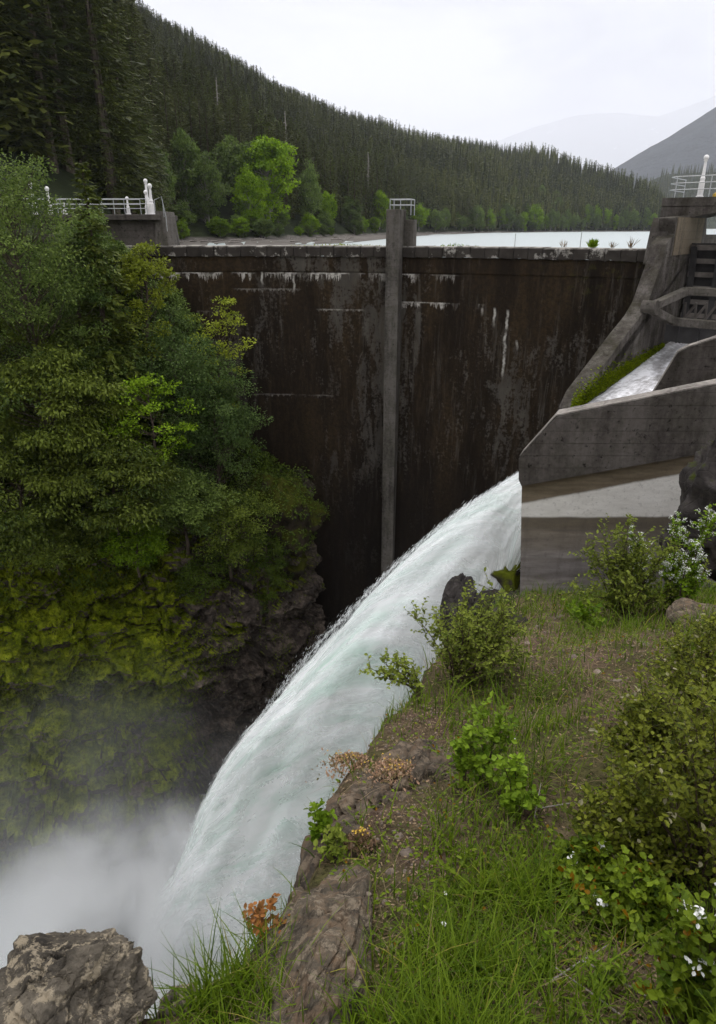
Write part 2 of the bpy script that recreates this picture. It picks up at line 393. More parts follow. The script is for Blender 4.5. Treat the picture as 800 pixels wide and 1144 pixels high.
M['rock_nose'] = rock_mat('mossy brown rock', (0.05, 0.038, 0.026), (0.012, 0.010, 0.008), None, (0.06, 0.064, 0.01), 0.03, 1.6)
def cliff_mat():
    k = NT('gorge cliff'); p = k.pos; x, y, z = k.sep(p)
    a = k.noise(k.mapping(p, (0.5, 0.5, 0.8)), 1.0, 8, 0.68, 0.5); b = k.noise(p, 4.0, 6, 0.7)
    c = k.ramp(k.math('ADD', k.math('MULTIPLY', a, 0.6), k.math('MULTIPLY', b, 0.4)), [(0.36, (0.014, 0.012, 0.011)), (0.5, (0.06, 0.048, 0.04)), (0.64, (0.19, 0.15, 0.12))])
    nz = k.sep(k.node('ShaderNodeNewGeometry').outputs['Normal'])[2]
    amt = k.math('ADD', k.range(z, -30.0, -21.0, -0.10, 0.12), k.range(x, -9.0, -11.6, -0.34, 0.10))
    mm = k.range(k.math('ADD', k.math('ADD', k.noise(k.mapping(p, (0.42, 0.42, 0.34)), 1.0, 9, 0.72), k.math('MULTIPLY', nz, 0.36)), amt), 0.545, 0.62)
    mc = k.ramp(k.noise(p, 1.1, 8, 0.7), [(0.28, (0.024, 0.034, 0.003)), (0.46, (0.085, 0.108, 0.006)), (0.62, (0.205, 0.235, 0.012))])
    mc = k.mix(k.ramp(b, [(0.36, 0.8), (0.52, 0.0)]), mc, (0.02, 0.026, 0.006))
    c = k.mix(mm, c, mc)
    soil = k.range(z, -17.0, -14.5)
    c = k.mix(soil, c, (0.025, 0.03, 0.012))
    cr = k.voro(k.mapping(p, (1, 1, 1.5)), 0.7, 'DISTANCE_TO_EDGE')
    k.bump(k.math('ADD', k.math('MULTIPLY', b, 0.6), k.math('ADD', a, k.math('MULTIPLY', k.range(cr, 0, 0.08), 0.3))), 0.9, 0.25)
    return k.finish(c, 0.95, 0.05)
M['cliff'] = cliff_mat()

def soil_mat():
    k = NT('stony soil'); p = k.pos
    a = k.noise(p, 0.9, 6, 0.6); b = k.noise(p, 14, 6, 0.75); v = k.voro(p, 34); v2 = k.voro(k.mapping(p, (1, 1, 1), (3, 1, 2)), 80)
    c = k.ramp(k.math('ADD', k.math('MULTIPLY', a, 0.4), k.math('MULTIPLY', b, 0.6)), [(0.34, (0.04, 0.027, 0.02)), (0.5, (0.10, 0.068, 0.048)), (0.66, (0.19, 0.135, 0.10))])
    peb = k.math('MULTIPLY', k.ramp(v, [(0.22, 1.0), (0.34, 0.0)]), k.ramp(k.noise(p, 6, 4), [(0.48, 0.0), (0.58, 1.0)]))
    c = k.mix(k.math('MULTIPLY', peb, 0.8), c, k.ramp(k.noise(p, 20, 2), [(0.4, (0.12, 0.085, 0.06)), (0.6, (0.24, 0.2, 0.165))]))
    g = k.ramp(k.noise(p, 0.8, 7, 0.7), [(0.42, 0.0), (0.58, 1.0)])
    c = k.mix(k.math('MULTIPLY', g, 0.75), c, k.ramp(b, [(0.35, (0.026, 0.033, 0.009)), (0.65, (0.085, 0.088, 0.024))]))
    k.bump(k.math('ADD', b, k.math('MULTIPLY', k.ramp(v, [(0.1, 1.0), (0.36, 0.0)]), 0.8)), 0.9, 0.03)
    return k.finish(c, 0.95, 0.05)
M['soil'] = soil_mat()

def hill_mat():
    k = NT('forest floor'); p = k.pos; z = k.sep(p)[2]
    c = k.ramp(k.noise(p, 0.08, 8, 0.7), [(0.35, (0.010, 0.014, 0.006)), (0.65, (0.026, 0.034, 0.012))])
    beach = k.ramp(k.noise(k.mapping(p, (0.25, 0.25, 1)), 1.0, 8, 0.75), [(0.35, (0.07, 0.06, 0.052)), (0.65, (0.19, 0.175, 0.155))])
    c = k.mix(k.range(k.math('ADD', z, k.math('MULTIPLY', k.noise(p, 0.1, 4), 1.2)), -1.9, -1.3, 1.0, 0.0), c, beach)
    k.bump(k.noise(p, 0.5, 6, 0.7), 0.8, 0.6)
    return k.finish(c, 0.95, 0.1)
M['hill'] = hill_mat()
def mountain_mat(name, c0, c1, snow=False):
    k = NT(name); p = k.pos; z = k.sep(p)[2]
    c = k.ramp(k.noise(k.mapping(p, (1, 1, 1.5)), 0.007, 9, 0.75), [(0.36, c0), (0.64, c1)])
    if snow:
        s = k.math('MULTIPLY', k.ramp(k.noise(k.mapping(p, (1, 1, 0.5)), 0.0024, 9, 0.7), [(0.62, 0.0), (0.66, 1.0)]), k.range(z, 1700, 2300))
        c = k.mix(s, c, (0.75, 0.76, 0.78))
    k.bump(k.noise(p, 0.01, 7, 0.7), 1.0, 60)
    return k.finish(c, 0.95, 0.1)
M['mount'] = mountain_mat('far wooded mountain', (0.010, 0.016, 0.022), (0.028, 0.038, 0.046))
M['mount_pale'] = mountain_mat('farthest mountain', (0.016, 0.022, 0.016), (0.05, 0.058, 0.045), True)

def lake_mat():
    k = NT('lake water'); p = k.pos
    k.b.inputs['IOR'].default_value = 1.33
    n = k.noise(k.mapping(p, (0.35, 1.2, 1)), 1.0, 5, 0.6)
    k.bump(n, 0.4, 0.2)
    return k.finish((0.42, 0.47, 0.46), 0.35, 0.6)
M['lake'] = lake_mat()

def jet_mat(name, alpha=None, seed=0.0):
    k = NT(name)
    fl, ar = k.attr('flow'), k.attr('around')
    vec = k.comb(k.math('ADD', fl, seed), k.math('MULTIPLY', ar, 1.0), seed)
    a = k.noise(k.mapping(vec, (0.15, 0.75, 1)), 1.0, 5, 0.55, 0.9)
    b = k.noise(k.mapping(vec, (0.3, 1.6, 1)), 1.0, 4, 0.55, 0.5)
    m = k.math('ADD', k.math('MULTIPLY', a, 0.7), k.math('MULTIPLY', b, 0.3))
    c = k.ramp(m, [(0.33, (0.62, 0.77, 0.69)), (0.43, (0.81, 0.885, 0.85)), (0.51, (0.93, 0.95, 0.945)), (0.62, (0.97, 0.975, 0.975))])
    k.bump(m, 0.28, 0.25)
    k.finish(c, 0.85, 0.1)
    k.b.inputs['Subsurface Weight'].default_value = 0.0
    tr = k.node('ShaderNodeBsdfTranslucent'); k.l.new(c, tr.inputs[0])
    mx = k.node('ShaderNodeMixShader'); mx.inputs[0].default_value = 0.3 if alpha is None else 0.5
    k.l.new(k.b.outputs[0], mx.inputs[1]); k.l.new(tr.outputs[0], mx.inputs[2])
    o = mx.outputs[0]
    if alpha is not None:
        q = k.noise(k.mapping(vec, (0.34, 1.3, 1), (seed * 3, 0, 0)), 1.0, 6, 0.62, 0.8)
        al = k.range(q, alpha, alpha + 0.22, 0.0, 0.6)
        tp = k.node('ShaderNodeBsdfTransparent'); m2 = k.node('ShaderNodeMixShader')
        k.l.new(al, m2.inputs[0]); k.l.new(tp.outputs[0], m2.inputs[1]); k.l.new(o, m2.inputs[2]); o = m2.outputs[0]
    k.l.new(o, k.out.inputs[0]); return k.m
M['jet'] = jet_mat('falling white water')
M['fleck'] = plain('water flecks', (0.88, 0.9, 0.9), 0.8, 0.1, 0.05)
M['spray'] = [jet_mat('spray shell %s' % w, a, s) for w, a, s in (('inner', 0.40, 3.0), ('middle', 0.47, 7.0), ('outer', 0.54, 12.0))]

def foam_mat(name, lo, hi, sc):
    k = NT(name); p = k.pos
    n = k.noise(k.mapping(p, sc), 1.0, 8, 0.7, 0.8)
    k.bump(n, 0.6, 0.15)
    return k.finish(k.ramp(n, [(0.38, lo), (0.6, hi)]), 0.5, 0.4)
M['river'] = foam_mat('foaming river', (0.30, 0.42, 0.40), (0.8, 0.84, 0.84), (0.35, 0.35, 0.35))
def chute_mat():
    k = NT('chute water'); p = k.pos; x, y, z = k.sep(p)
    # coordinate along the chute (direction u) stretched
    s = k.math('ADD', k.math('MULTIPLY', x, 0.62), k.math('MULTIPLY', y, 0.785)); t = k.math('ADD', k.math('MULTIPLY', x, 0.785), k.math('MULTIPLY', y, -0.62))
    vec = k.comb(k.math('MULTIPLY', s, 0.22), k.math('MULTIPLY', t, 1.1), 0.0)
    n = k.noise(vec, 1.0, 8, 0.7, 0.4); r = k.noise(k.comb(k.math('MULTIPLY', s, 3.0), k.math('MULTIPLY', t, 3.0), 0.0), 1.0, 5, 0.7)
    m = k.math('ADD', k.math('MULTIPLY', n, 0.62), k.math('MULTIPLY', r, 0.38))
    c = k.ramp(m, [(0.38, (0.22, 0.21, 0.20)), (0.47, (0.50, 0.49, 0.50)), (0.55, (0.92, 0.92, 0.94))])
    k.bump(m, 0.7, 0.1); return k.finish(c, 0.35, 0.4)
M['chute'] = chute_mat()
M['bark'] = plain('bark', (0.075, 0.058, 0.045), 0.9, 0.1, 0.4, 2.5, 0.8)
M['bark_grey'] = plain('pale dead wood', (0.26, 0.235, 0.21), 0.9, 0.1, 0.3, 2.5, 0.6)
M['stem'] = plain('shrub twigs', (0.07, 0.05, 0.036), 0.8, 0.1, 0.3, 5, 0.3)
M['needle'] = leaf_mat('dark fir needles', (0.015, 0.020, 0.006), (0.052, 0.060, 0.014), None, 0.15)
M['needle_b'] = leaf_mat('mid green hemlock needles', (0.022, 0.031, 0.007), (0.072, 0.086, 0.020), None, 0.15)
M['needle_far'] = leaf_mat('forest needles', (0.015, 0.019, 0.007), (0.056, 0.062, 0.017), None, 0.15)
M['maple'] = leaf_mat('bright spring maple leaves', (0.048, 0.085, 0.010), (0.15, 0.225, 0.028), None, 0.35)
M['alder'] = leaf_mat('alder leaves', (0.04, 0.062, 0.02), (0.11, 0.15, 0.045), None, 0.32)
M['greygreen'] = leaf_mat('grey green leaves', (0.035, 0.055, 0.016), (0.11, 0.145, 0.042), None, 0.3)
M['cedar'] = leaf_mat('cedar sprays', (0.022, 0.034, 0.008), (0.088, 0.108, 0.024), None, 0.25)
M['yellowgreen'] = leaf_mat('yellow green leaves', (0.08, 0.10, 0.018), (0.20, 0.23, 0.04), None, 0.35)
M['bluegreen'] = leaf_mat('blue green leaves', (0.030, 0.052, 0.016), (0.092, 0.132, 0.044), None, 0.3)
M['bright'] = leaf_mat('fresh green leaves', (0.05, 0.09, 0.012), (0.15, 0.22, 0.03), None, 0.35)
M['shrubleaf'] = leaf_mat('small shrub leaves', (0.055, 0.075, 0.014), (0.17, 0.20, 0.045), None, 0.3)
M['darkleaf'] = leaf_mat('bronze green leaves', (0.036, 0.046, 0.009), (0.115, 0.128, 0.024), (0.30, 0.28, 0.18), 0.28)
M['roundleaf'] = leaf_mat('round shrub leaves', (0.030, 0.050, 0.008), (0.105, 0.14, 0.022), (0.18, 0.10, 0.02), 0.32, 0.4)
M['currant'] = leaf_mat('lobed sapling leaves', (0.05, 0.085, 0.012), (0.14, 0.20, 0.032), None, 0.35, 0.4)
M['grass'] = leaf_mat('grass blades', (0.042, 0.076, 0.010), (0.135, 0.19, 0.028), (0.24, 0.22, 0.06), 0.32, 0.45, 1.0)
M['dry'] = leaf_mat('dry grass', (0.12, 0.085, 0.05), (0.34, 0.26, 0.17), None, 0.2, 0.7, 1.0)
M['moss'] = leaf_mat('moss tufts', (0.026, 0.038, 0.004), (0.105, 0.135, 0.010), None, 0.2, 0.8, 1.15)
M['ivy'] = leaf_mat('cliff ground cover', (0.016, 0.028, 0.006), (0.065, 0.09, 0.018), None, 0.25)
M['sedum'] = leaf_mat('stonecrop rosettes', (0.12, 0.11, 0.045), (0.40, 0.27, 0.19), (0.52, 0.44, 0.32), 0.15, 0.5, 1.0)
M['redplant'] = leaf_mat('reddish herb leaves', (0.12, 0.07, 0.03), (0.3, 0.14, 0.06), None, 0.25)
M['petal'] = leaf_mat('white petals', (0.7, 0.7, 0.66), (0.85, 0.85, 0.82), None, 0.2, 0.5, 1.0, 1.0)
M['pebble'] = rock_mat('loose stones', (0.26, 0.21, 0.17), (0.10, 0.08, 0.065), None, None, 0, 4.0)

# ------------------------------------------------------------------ world, sun, camera
w = bpy.data.worlds.new('World'); scene.world = w; w.use_nodes = True
wt = w.node_tree; wn = wt.nodes; wl = wt.links
SUN_EL, SUN_AZ = R(62), R(-12)          # above the far end of the lake, a little left
bg = wn['Background']; bg.inputs['Strength'].default_value = 0.13
sky = wn.new('ShaderNodeTexSky'); sky.sky_type = 'NISHITA'; sky.sun_disc = False
sky.sun_elevation = SUN_EL; sky.sun_rotation = SUN_AZ
tc = wn.new('ShaderNodeTexCoord')
mp = wn.new('ShaderNodeMapping'); wl.new(tc.outputs['Generated'], mp.inputs[0]); mp.inputs['Scale'].default_value = (1.0, 1.0, 2.6)
ns = wn.new('ShaderNodeTexNoise'); wl.new(mp.outputs[0], ns.inputs['Vector']); ns.inputs['Scale'].default_value = 3.2; ns.inputs['Detail'].default_value = 6
ns.inputs['Roughness'].default_value = 0.5; ns.inputs['Distortion'].default_value = 0.5
rp = wn.new('ShaderNodeValToRGB'); wl.new(ns.outputs['Fac'], rp.inputs[0])
rp.color_ramp.elements[0].position = 0.40; rp.color_ramp.elements[0].color = (4.1, 4.05, 4.25, 1)
rp.color_ramp.elements[1].position = 0.64; rp.color_ramp.elements[1].color = (7.0, 6.95, 7.05, 1)
mx = wn.new('ShaderNodeMix'); mx.data_type = 'RGBA'; mx.inputs[0].default_value = 0.93
sz = wn.new('ShaderNodeSeparateXYZ'); wl.new(tc.outputs['Generated'], sz.inputs[0])
zr = wn.new('ShaderNodeMapRange'); wl.new(sz.outputs[2], zr.inputs[0])       # an overcast sky is brightest overhead
for i_, v_ in enumerate((0.25, 0.85, 1.0, 2.7)): zr.inputs[i_ + 1].default_value = v_
zm = wn.new('ShaderNodeVectorMath'); zm.operation = 'SCALE'; wl.new(rp.outputs[0], zm.inputs[0]); wl.new(zr.outputs[0], zm.inputs['Scale'])
wl.new(sky.outputs[0], mx.inputs[6]); wl.new(zm.outputs[0], mx.inputs[7]); wl.new(mx.outputs[2], bg.inputs['Color'])

sl = bpy.data.lights.new('sun', 'SUN'); sl.energy = 1.3; sl.angle = R(24); sl.color = (1.0, 0.95, 0.88)
so = bpy.data.objects.new('sun', sl); COL.objects.link(so)
sd = Vector((math.sin(SUN_AZ) * math.cos(SUN_EL), math.cos(SUN_AZ) * math.cos(SUN_EL), math.sin(SUN_EL)))
so.rotation_euler = sd.to_track_quat('Z', 'Y').to_euler()

cd = bpy.data.cameras.new('camera'); cam = bpy.data.objects.new('camera', cd); COL.objects.link(cam)
cd.sensor_fit = 'VERTICAL'; cd.sensor_height = 36.0; cd.lens = 36.0 * F / 1144.0
cd.clip_start = 0.05; cd.clip_end = 60000
cam.location = (0, 0, 0); cam.rotation_euler = (math.pi / 2 - PITCH, 0, 0)
scene.camera = cam
vs = scene.view_settings; vs.view_transform = 'Standard'; vs.look = 'None'; vs.exposure = 0.08; vs.gamma = 1.0; vs.use_curve_mapping = False
cy = scene.cycles
cy.max_bounces = 6; cy.diffuse_bounces = 3; cy.glossy_bounces = 2; cy.transmission_bounces = 3; cy.transparent_max_bounces = 16; cy.volume_bounces = 3; cy.use_adaptive_sampling = True; cy.adaptive_threshold = 0.025
cy.use_denoising = True
try: cy.denoiser = 'OPENIMAGEDENOISE'
except Exception: pass
cy.caustics_reflective = False; cy.caustics_refractive = False
cy.volume_step_rate = 1.0; cy.volume_max_steps = 96

LAKE = -3.0; RIVER = -38.0; HAZE = 0.00007

# ================================================================== setting: hills, lake, mountains
def interp(x, xs, ys): return np.interp(x, xs, ys)
HX = np.array([-500, -200, 0, 100, 150, 190, 300, 400, 460, 560, 660, 735, 760])
HYB = np.array([55, 60, 66, 80, 105, 150, 172, 250, 340, 470, 560, 610, 640])
RX = np.array([-500, -200, 0, 130, 180, 250, 300, 380, 450, 530, 590, 640, 700, 735, 760])
RYS = np.array([-330, -200, -85, -2, 22, 58, 90, 124, 143, 156, 166, 180, 193, 214, 250])
RYR = np.array([520, 700, 900, 1100, 1150, 1200, 1200, 1200, 1150, 1080, 1000, 920, 800, 720, 690])
def hill_pt(px, v):
    px = np.asarray(px, float); v = np.asarray(v, float)
    Yb = interp(px, HX, HYB); Yr = interp(px, RX, RYR); ys = interp(px, RX, RYS)
    z0 = interp(px, [-500, 100, 185, 800], [-0.5, -1.0, -3.3, -3.3])
    az = (px - 400) / F / (SP * (572 - 254) / F + CP)
    shore = np.stack([az * Yb, Yb, z0], -1)
    d = np.stack([(px - 400) / F, CP + SP * (572 - ys) / F, -SP + CP * (572 - ys) / F], -1)
    ridge = d * (Yr / d[..., 1])[..., None]
    tree = 18.0 * interp(px, [690, 745], [1.0, 0.5])
    ridge[..., 2] = np.maximum(ridge[..., 2] - tree, 2)
    vv = np.where(v < 0, v * 90 / (Yr - Yb), np.minimum(v, 1))[..., None]
    P = shore + (ridge - shore) * vv
    e = np.clip(v, 0, 1); hz = ridge[..., 2] - z0
    e = np.where(px > 170, np.clip(e - .014, 0, 1) / .986, e)
    P[..., 2] = z0 + hz * e ** 0.92 + np.clip(v, 0, 0.02) * 55 * (px > 170) * 1.0 + np.where(v < 0, v * 30, 0)
    back = np.clip(v - 1, 0, None)
    P[..., 1] += back * 900; P[..., 0] += back * 900 * (ridge[..., 0] / ridge[..., 1]); P[..., 2] -= back * hz * 1.5
    P[..., 2] += fbm(P * np.array([1, 1, 0]), 0.008, 4, 5) * 9 * sstep(0.05, 0.3, v) * (1 - 0.6 * e)
    return P
pxs = np.linspace(-500, 760, 130); vs_ = np.concatenate([[-0.1, -0.04], np.linspace(0, 0.06, 6), np.linspace(0.08, 1.0, 40), [1.15, 1.4, 1.8]])
PX, VV = np.meshgrid(pxs, vs_, indexing='ij')
HP = hill_pt(PX, VV)
HP[..., 2] += (VV > -0.02) * (VV < 0.05) * vnoise(HP, 0.08, 9) * 0.5
o = MB().grid(HP).build('hills', M['hill'], smooth=True)
tag(o, 'steep wooded hillside running down to the far shore of the lake', kind='structure')

# arch dam axis
PL, PR = np.array([-11.6, 45.0]), np.array([15.0, 38.0])
ch = PR - PL; Lc = np.linalg.norm(ch); chu = ch / Lc; upn = np.array([-chu[1], chu[0]])
SAG = 2.3; RAD = (Lc * Lc / 4 + SAG * SAG) / (2 * SAG); CEN = (PL + PR) / 2 + upn * (SAG - RAD)
A0 = math.atan2(*(PR - CEN)[::-1]); A1 = math.atan2(*(PL - CEN)[::-1])
def dam_pt(t, off=0.0, z=0.0):            # t = 0 at the right end, 1 at the left end; off > 0 is upstream
    a = A0 + (A1 - A0) * np.asarray(t, float)
    return np.stack([CEN[0] + (RAD + off) * np.cos(a), CEN[1] + (RAD + off) * np.sin(a), np.zeros_like(a) + z], -1)
CREST = -1.05
u = np.array([0.62, 0.785, 0.0]); u /= np.linalg.norm(u); wv = np.array([u[1], -u[0], 0.0]); zz_ = np.array([0, 0, 1.0])
P0 = at(720, 342, 33)                     # gate hinge on the pier's inner face
def pier(s, t, z): return np.array([P0[0], P0[1], 0]) + u * s + wv * t + zz_ * z
def st(P): d = np.asarray(P) - np.array([P0[0], P0[1], 0]); return d @ u, d @ wv, d[2]

# lake
tt = np.linspace(-0.06, 1.1, 40)
front = dam_pt(tt, 1.6, LAKE)
front = np.vstack([[pier(6, 60, LAKE)], [pier(6.0, 0.4, LAKE)], front, [[-30, 52, LAKE]]])
rows = [front]
for k in range(1, 26):
    g = (k / 25) ** 2.2
    far = np.stack([np.linspace(1900, -500, len(front)), np.full(len(front), 1900.0), np.full(len(front), LAKE)], -1)
    rows.append(front * (1 - g) + far * g)
tag(MB().grid(np.array(rows)).build('lake', M['lake'], smooth=True), 'calm pale reservoir lake behind the dam', kind='structure')

# low dark ridge at the right and the two far mountains
def ridge_mesh(name, mat, pts, Y, depth, base, label, seed, amp):
    px = np.array([p[0] for p in pts], float); py = np.array([p[1] for p in pts], float)
    q = np.linspace(px[0], px[-1], 120); top = np.array([at(a, b, Y) for a, b in zip(q, interp(q, px, py))])
    v = np.concatenate([np.linspace(0, 1, 40), [1.2, 1.6]])
    P = np.zeros((len(q), len(v), 3))
    for j, e in enumerate(v):
        P[:, j, 0] = top[:, 0] * (1 - (1 - e) * depth / Y); P[:, j, 1] = Y - (1 - e) * depth
        P[:, j, 2] = base + (top[:, 2] - base) * (min(e, 1) ** 1.15 - max(0, e - 1) * 1.2)
    en = np.minimum(v, 1)[None, :]
    P[..., 2] += amp * ridged(P * np.array([1, 1, 0.3]), 3.0 / Y * 2.2, 5, seed) * en * (0.35 + 0.65 * (1 - en))
    return tag(MB().grid(P).build(name, mat, smooth=True), label, kind='structure')
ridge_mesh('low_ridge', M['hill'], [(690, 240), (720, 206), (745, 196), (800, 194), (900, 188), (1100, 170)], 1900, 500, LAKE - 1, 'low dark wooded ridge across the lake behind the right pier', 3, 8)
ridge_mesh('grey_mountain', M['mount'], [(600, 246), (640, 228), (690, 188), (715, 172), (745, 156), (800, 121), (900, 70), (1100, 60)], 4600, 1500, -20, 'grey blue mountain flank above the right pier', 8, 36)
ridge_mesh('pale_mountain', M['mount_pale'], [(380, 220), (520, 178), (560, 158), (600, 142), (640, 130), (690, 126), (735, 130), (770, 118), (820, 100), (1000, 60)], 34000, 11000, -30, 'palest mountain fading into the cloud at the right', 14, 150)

# ================================================================== trees of the far shore
def conifer(h, r, whorls, per, twigs, L, W, seed, taper=1.0, bare=0.12, droop=0.35):
    g = np.random.default_rng(seed)
    tr = MB(); cr = MB()
    zs = np.linspace(-0.6, h, 8); bend = np.cumsum(g.normal(0, 0.015 * h / 8, (8, 2)), 0)
    tr.tube(np.column_stack([bend[:, 0] * .4, bend[:, 1] * .4, zs]), np.interp(zs, [-0.6, h], [0.018 * h + 0.03, 0.012]), 6)
    C = []; D = []; N = []; LL = []; WW = []
    for i in range(whorls):
        f = i / (whorls - 1); z = h * (bare + (0.985 - bare) * f)
        rr = r * ((1 - f) ** 0.8 * 0.93 + 0.05) * (0.72 if f < 0.08 else 1)
        for j in range(per):
            a = g.random() * 2 * np.pi; bl = rr * g.uniform(0.45, 1.18)
            if g.random() < 0.12: continue
            dirh = np.array([math.cos(a), math.sin(a), 0]); side = np.array([-dirh[1], dirh[0], 0])
            dr = droop * g.uniform(0.5, 1.5) * (1.15 - f)
            zj = z + g.normal(0, h * 0.3 / whorls)
            for q in range(twigs):
                e = (q + g.random()) / twigs
                e = 0.12 + 0.88 * e
                p = dirh * bl * e + zz_ * (zj + bl * (0.28 * e * f * 0.6 - dr * e ** 1.6)) + np.array([0, 0, 0])
                sgn = 1 if q % 2 else -1
                d = dirh * g.uniform(0.4, 0.9) + side * sgn * g.uniform(0.3, 1.0) * (1.1 - 0.6 * e) + zz_ * g.uniform(-0.55, 0.1)
                C.append(p); D.append(d); N.append(zz_ + g.normal(0, 0.35, 3)); LL.append(L * g.uniform(0.6, 1.3) * (0.55 + 0.6 * (1 - f))); WW.append(W * g.uniform(0.7, 1.3) * (0.6 + 0.5 * (1 - f)))
    top = np.array([[0, 0, h * 0.97]] * 3); C += list(top); D += [[.15, 0, 1], [-.1, .1, 1], [0, -.1, 1.2]]; N += [[1, 0, 0], [0, 1, 0], [1, 1, 0]]; LL += [L * .6] * 3; WW += [W * .4] * 3
    tint = np.clip(g.normal(0.45, 0.22, len(C)), 0, 1)
    cr.leaves(np.array(C), np.array(D), np.array(N), np.array(LL), np.array(WW), tint=tint, shape='diamond')
    return tr, cr

def decid(h, rx, rz, n_cl, per, L, W, seed, cz=0.62, spread=0.85, flat=0.6, trunk_r=None, shape='diamond', gap=0.0, droop=0.15):
    """trunk with limbs; leaf clumps spread through an uneven crown"""
    g = np.random.default_rng(seed); tr = MB(); cr = MB()
    tr_r = trunk_r or 0.018 * h + 0.03
    zs = np.linspace(-0.8, h * 0.86, 7); bd = np.cumsum(g.normal(0, 0.012 * h, (7, 2)), 0)
    tp = np.column_stack([bd, zs]); tr.tube(tp, np.linspace(tr_r * 1.25, tr_r * 0.2, 7), 7)
    dirs = unit(g.normal(0, 1, (n_cl, 3)) + np.array([0, 0, 0.25])); rad = g.uniform(0.35, 1.0, n_cl) ** 0.6
    lobes = 1 + 0.28 * vnoise(dirs * 1.6 + seed, 1.0, seed)
    cen = dirs * np.array([rx, rx, rz]) * (rad * lobes)[:, None] + np.array([bd[-1][0] * .5, bd[-1][1] * .5, h * cz])
    C = []; D = []; N = []; T = []
    for k, c in enumerate(cen):
        zb = np.clip(c[2] - g.uniform(0.12, 0.35) * h, 0.1 * h, h * 0.8)
        b = np.array([np.interp(zb, zs, tp[:, 0]), np.interp(zb, zs, tp[:, 1]), zb])
        mid = (b + c) / 2 + np.array([0, 0, -0.06 * h * g.random()])
        if k % 2 == 0 or n_cl < 60: tr.tube([b, mid, c], [tr_r * 0.28, tr_r * 0.16, tr_r * 0.04], 4, cap=False)
        if g.random() < gap: continue
        sz = spread * rx * g.uniform(0.22, 0.42)
        q = g.normal(0, 1, (per, 3)); q = unit(q) * (g.random((per, 1)) ** 0.45) * np.array([sz, sz, sz * flat])
        C.append(c + q); D.append(unit(q) + g.normal(0, 0.6, (per, 3)) - np.array([0, 0, droop])); N.append(g.normal(0, 0.6, (per, 3)) + np.array([0, 0, 1.0]))
        T.append(np.clip(g.normal(0.45 + 0.22 * g.normal(), 0.2, per), 0, 1))
    C, D, N, T = map(np.concatenate, (C, D, N, T))
    cr.leaves(C, D, N, L * g.uniform(0.6, 1.3, len(C)), W * g.uniform(0.7, 1.2, len(C)), tint=T, shape=shape)
    return tr, cr

protos = []
for k in range(6):
    h = 26.0
    tr, cr = conifer(h, 3.9 + 0.5 * (k % 3), 36, 8, 7, 1.15, 0.22, 100 + k, bare=0.08 + 0.05 * (k % 2), droop=0.3 + 0.12 * (k % 3))
    protos.append((tr.build('trunk', M['bark'], link=False).data, cr.build('crown', M['needle_b' if k in (2, 5) else 'needle'], link=False).data))
near_protos = []
for k in range(3):
    tr, cr = conifer(26.0, 4.0 + 0.4 * k, 46, 10, 17, .62, 0.066, 160 + k, bare=0.07, droop=0.36)
    near_protos.append((tr.build('trunk', M['bark'], link=False).data, cr.build('crown', M['needle_b' if k == 1 else 'needle'], link=False).data))
mid_protos = []
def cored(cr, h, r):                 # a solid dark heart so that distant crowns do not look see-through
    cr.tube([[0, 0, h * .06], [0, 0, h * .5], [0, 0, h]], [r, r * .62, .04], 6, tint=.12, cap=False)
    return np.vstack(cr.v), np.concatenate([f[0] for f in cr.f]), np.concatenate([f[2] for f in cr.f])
for k in range(4):
    tr, cr = conifer(24.0, 3.6 + 0.4 * (k % 3), 30, 7, 5, 1.15, 0.19, 180 + k, bare=0.07, droop=.4)
    f = cr.f[0]; mid_protos.append((np.vstack(cr.v), f[0], f[2]))
far_protos = []
for k in range(6):
    tr, cr = conifer(24.0, 2.9 + 0.5 * (k % 3), 19, 5, 1, 2.5, 0.5, 200 + k, bare=0.05, droop=.45)
    far_protos.append(cored(cr, 24.0, 1.5))

gr = np.random.default_rng(5)
DEC_AT = [(301, .024, 96), (262, .03, 84), (279, .02, 62), (232, .022, 70), (346, .024, 62), (365, .02, 42), (392, .02, 34), (424, .021, 44), (468, .02, 26), (155, .02, 70), (180, .02, 66), (208, .026, 70)]
NT_ = 17000
pxr = gr.uniform(-60, 752, NT_); vr = gr.random(NT_) ** 1.55 * 0.985 + 0.008
P = hill_pt(pxr, vr)
hh = (0.5 + .8 * gr.random(NT_) ** .8) * (1 + .25 * vnoise(P, .02, 55)) * interp(P[:, 1], [90, 260], [1.0, 0.66]) * interp(pxr, [0, 690, 745], [1, 1, 0.8])
qx, qy, dep = proj(P); tx, ty, dt = proj(P + np.array([0, 0, 1]) * (26 * hh)[:, None])
size = qy - ty
free = (dep > 62) & (vr > np.where(pxr < 120, .02, 0))
for a_, b_, c_ in DEC_AT: free &= ~((np.abs(qx - a_) < c_ * .42 + size * .08) & (vr < b_ + .008) & (size < c_ * 2.2))
free &= ~((pxr > 440) & (vr < .02))
ok = free & (tx > -60) & (ty < 330) & (qy > -10) & (P[:, 2] > -2.35)
# thin out the trees that stand too close together near the shore
idx = np.where(ok)[0]
order = idx[np.argsort(-size[idx])]
keep = []; cell = {}
for i in order:
    sp = 3.2 if dep[i] < 260 else 4.3
    key = (int(P[i, 0] // sp), int(P[i, 1] // sp))
    if key in cell: continue
    cell[key] = 1; keep.append(i)
vis = [i for i in keep if 0 < tx[i] < 745 and ty[i] < 250 and qy[i] > 6]
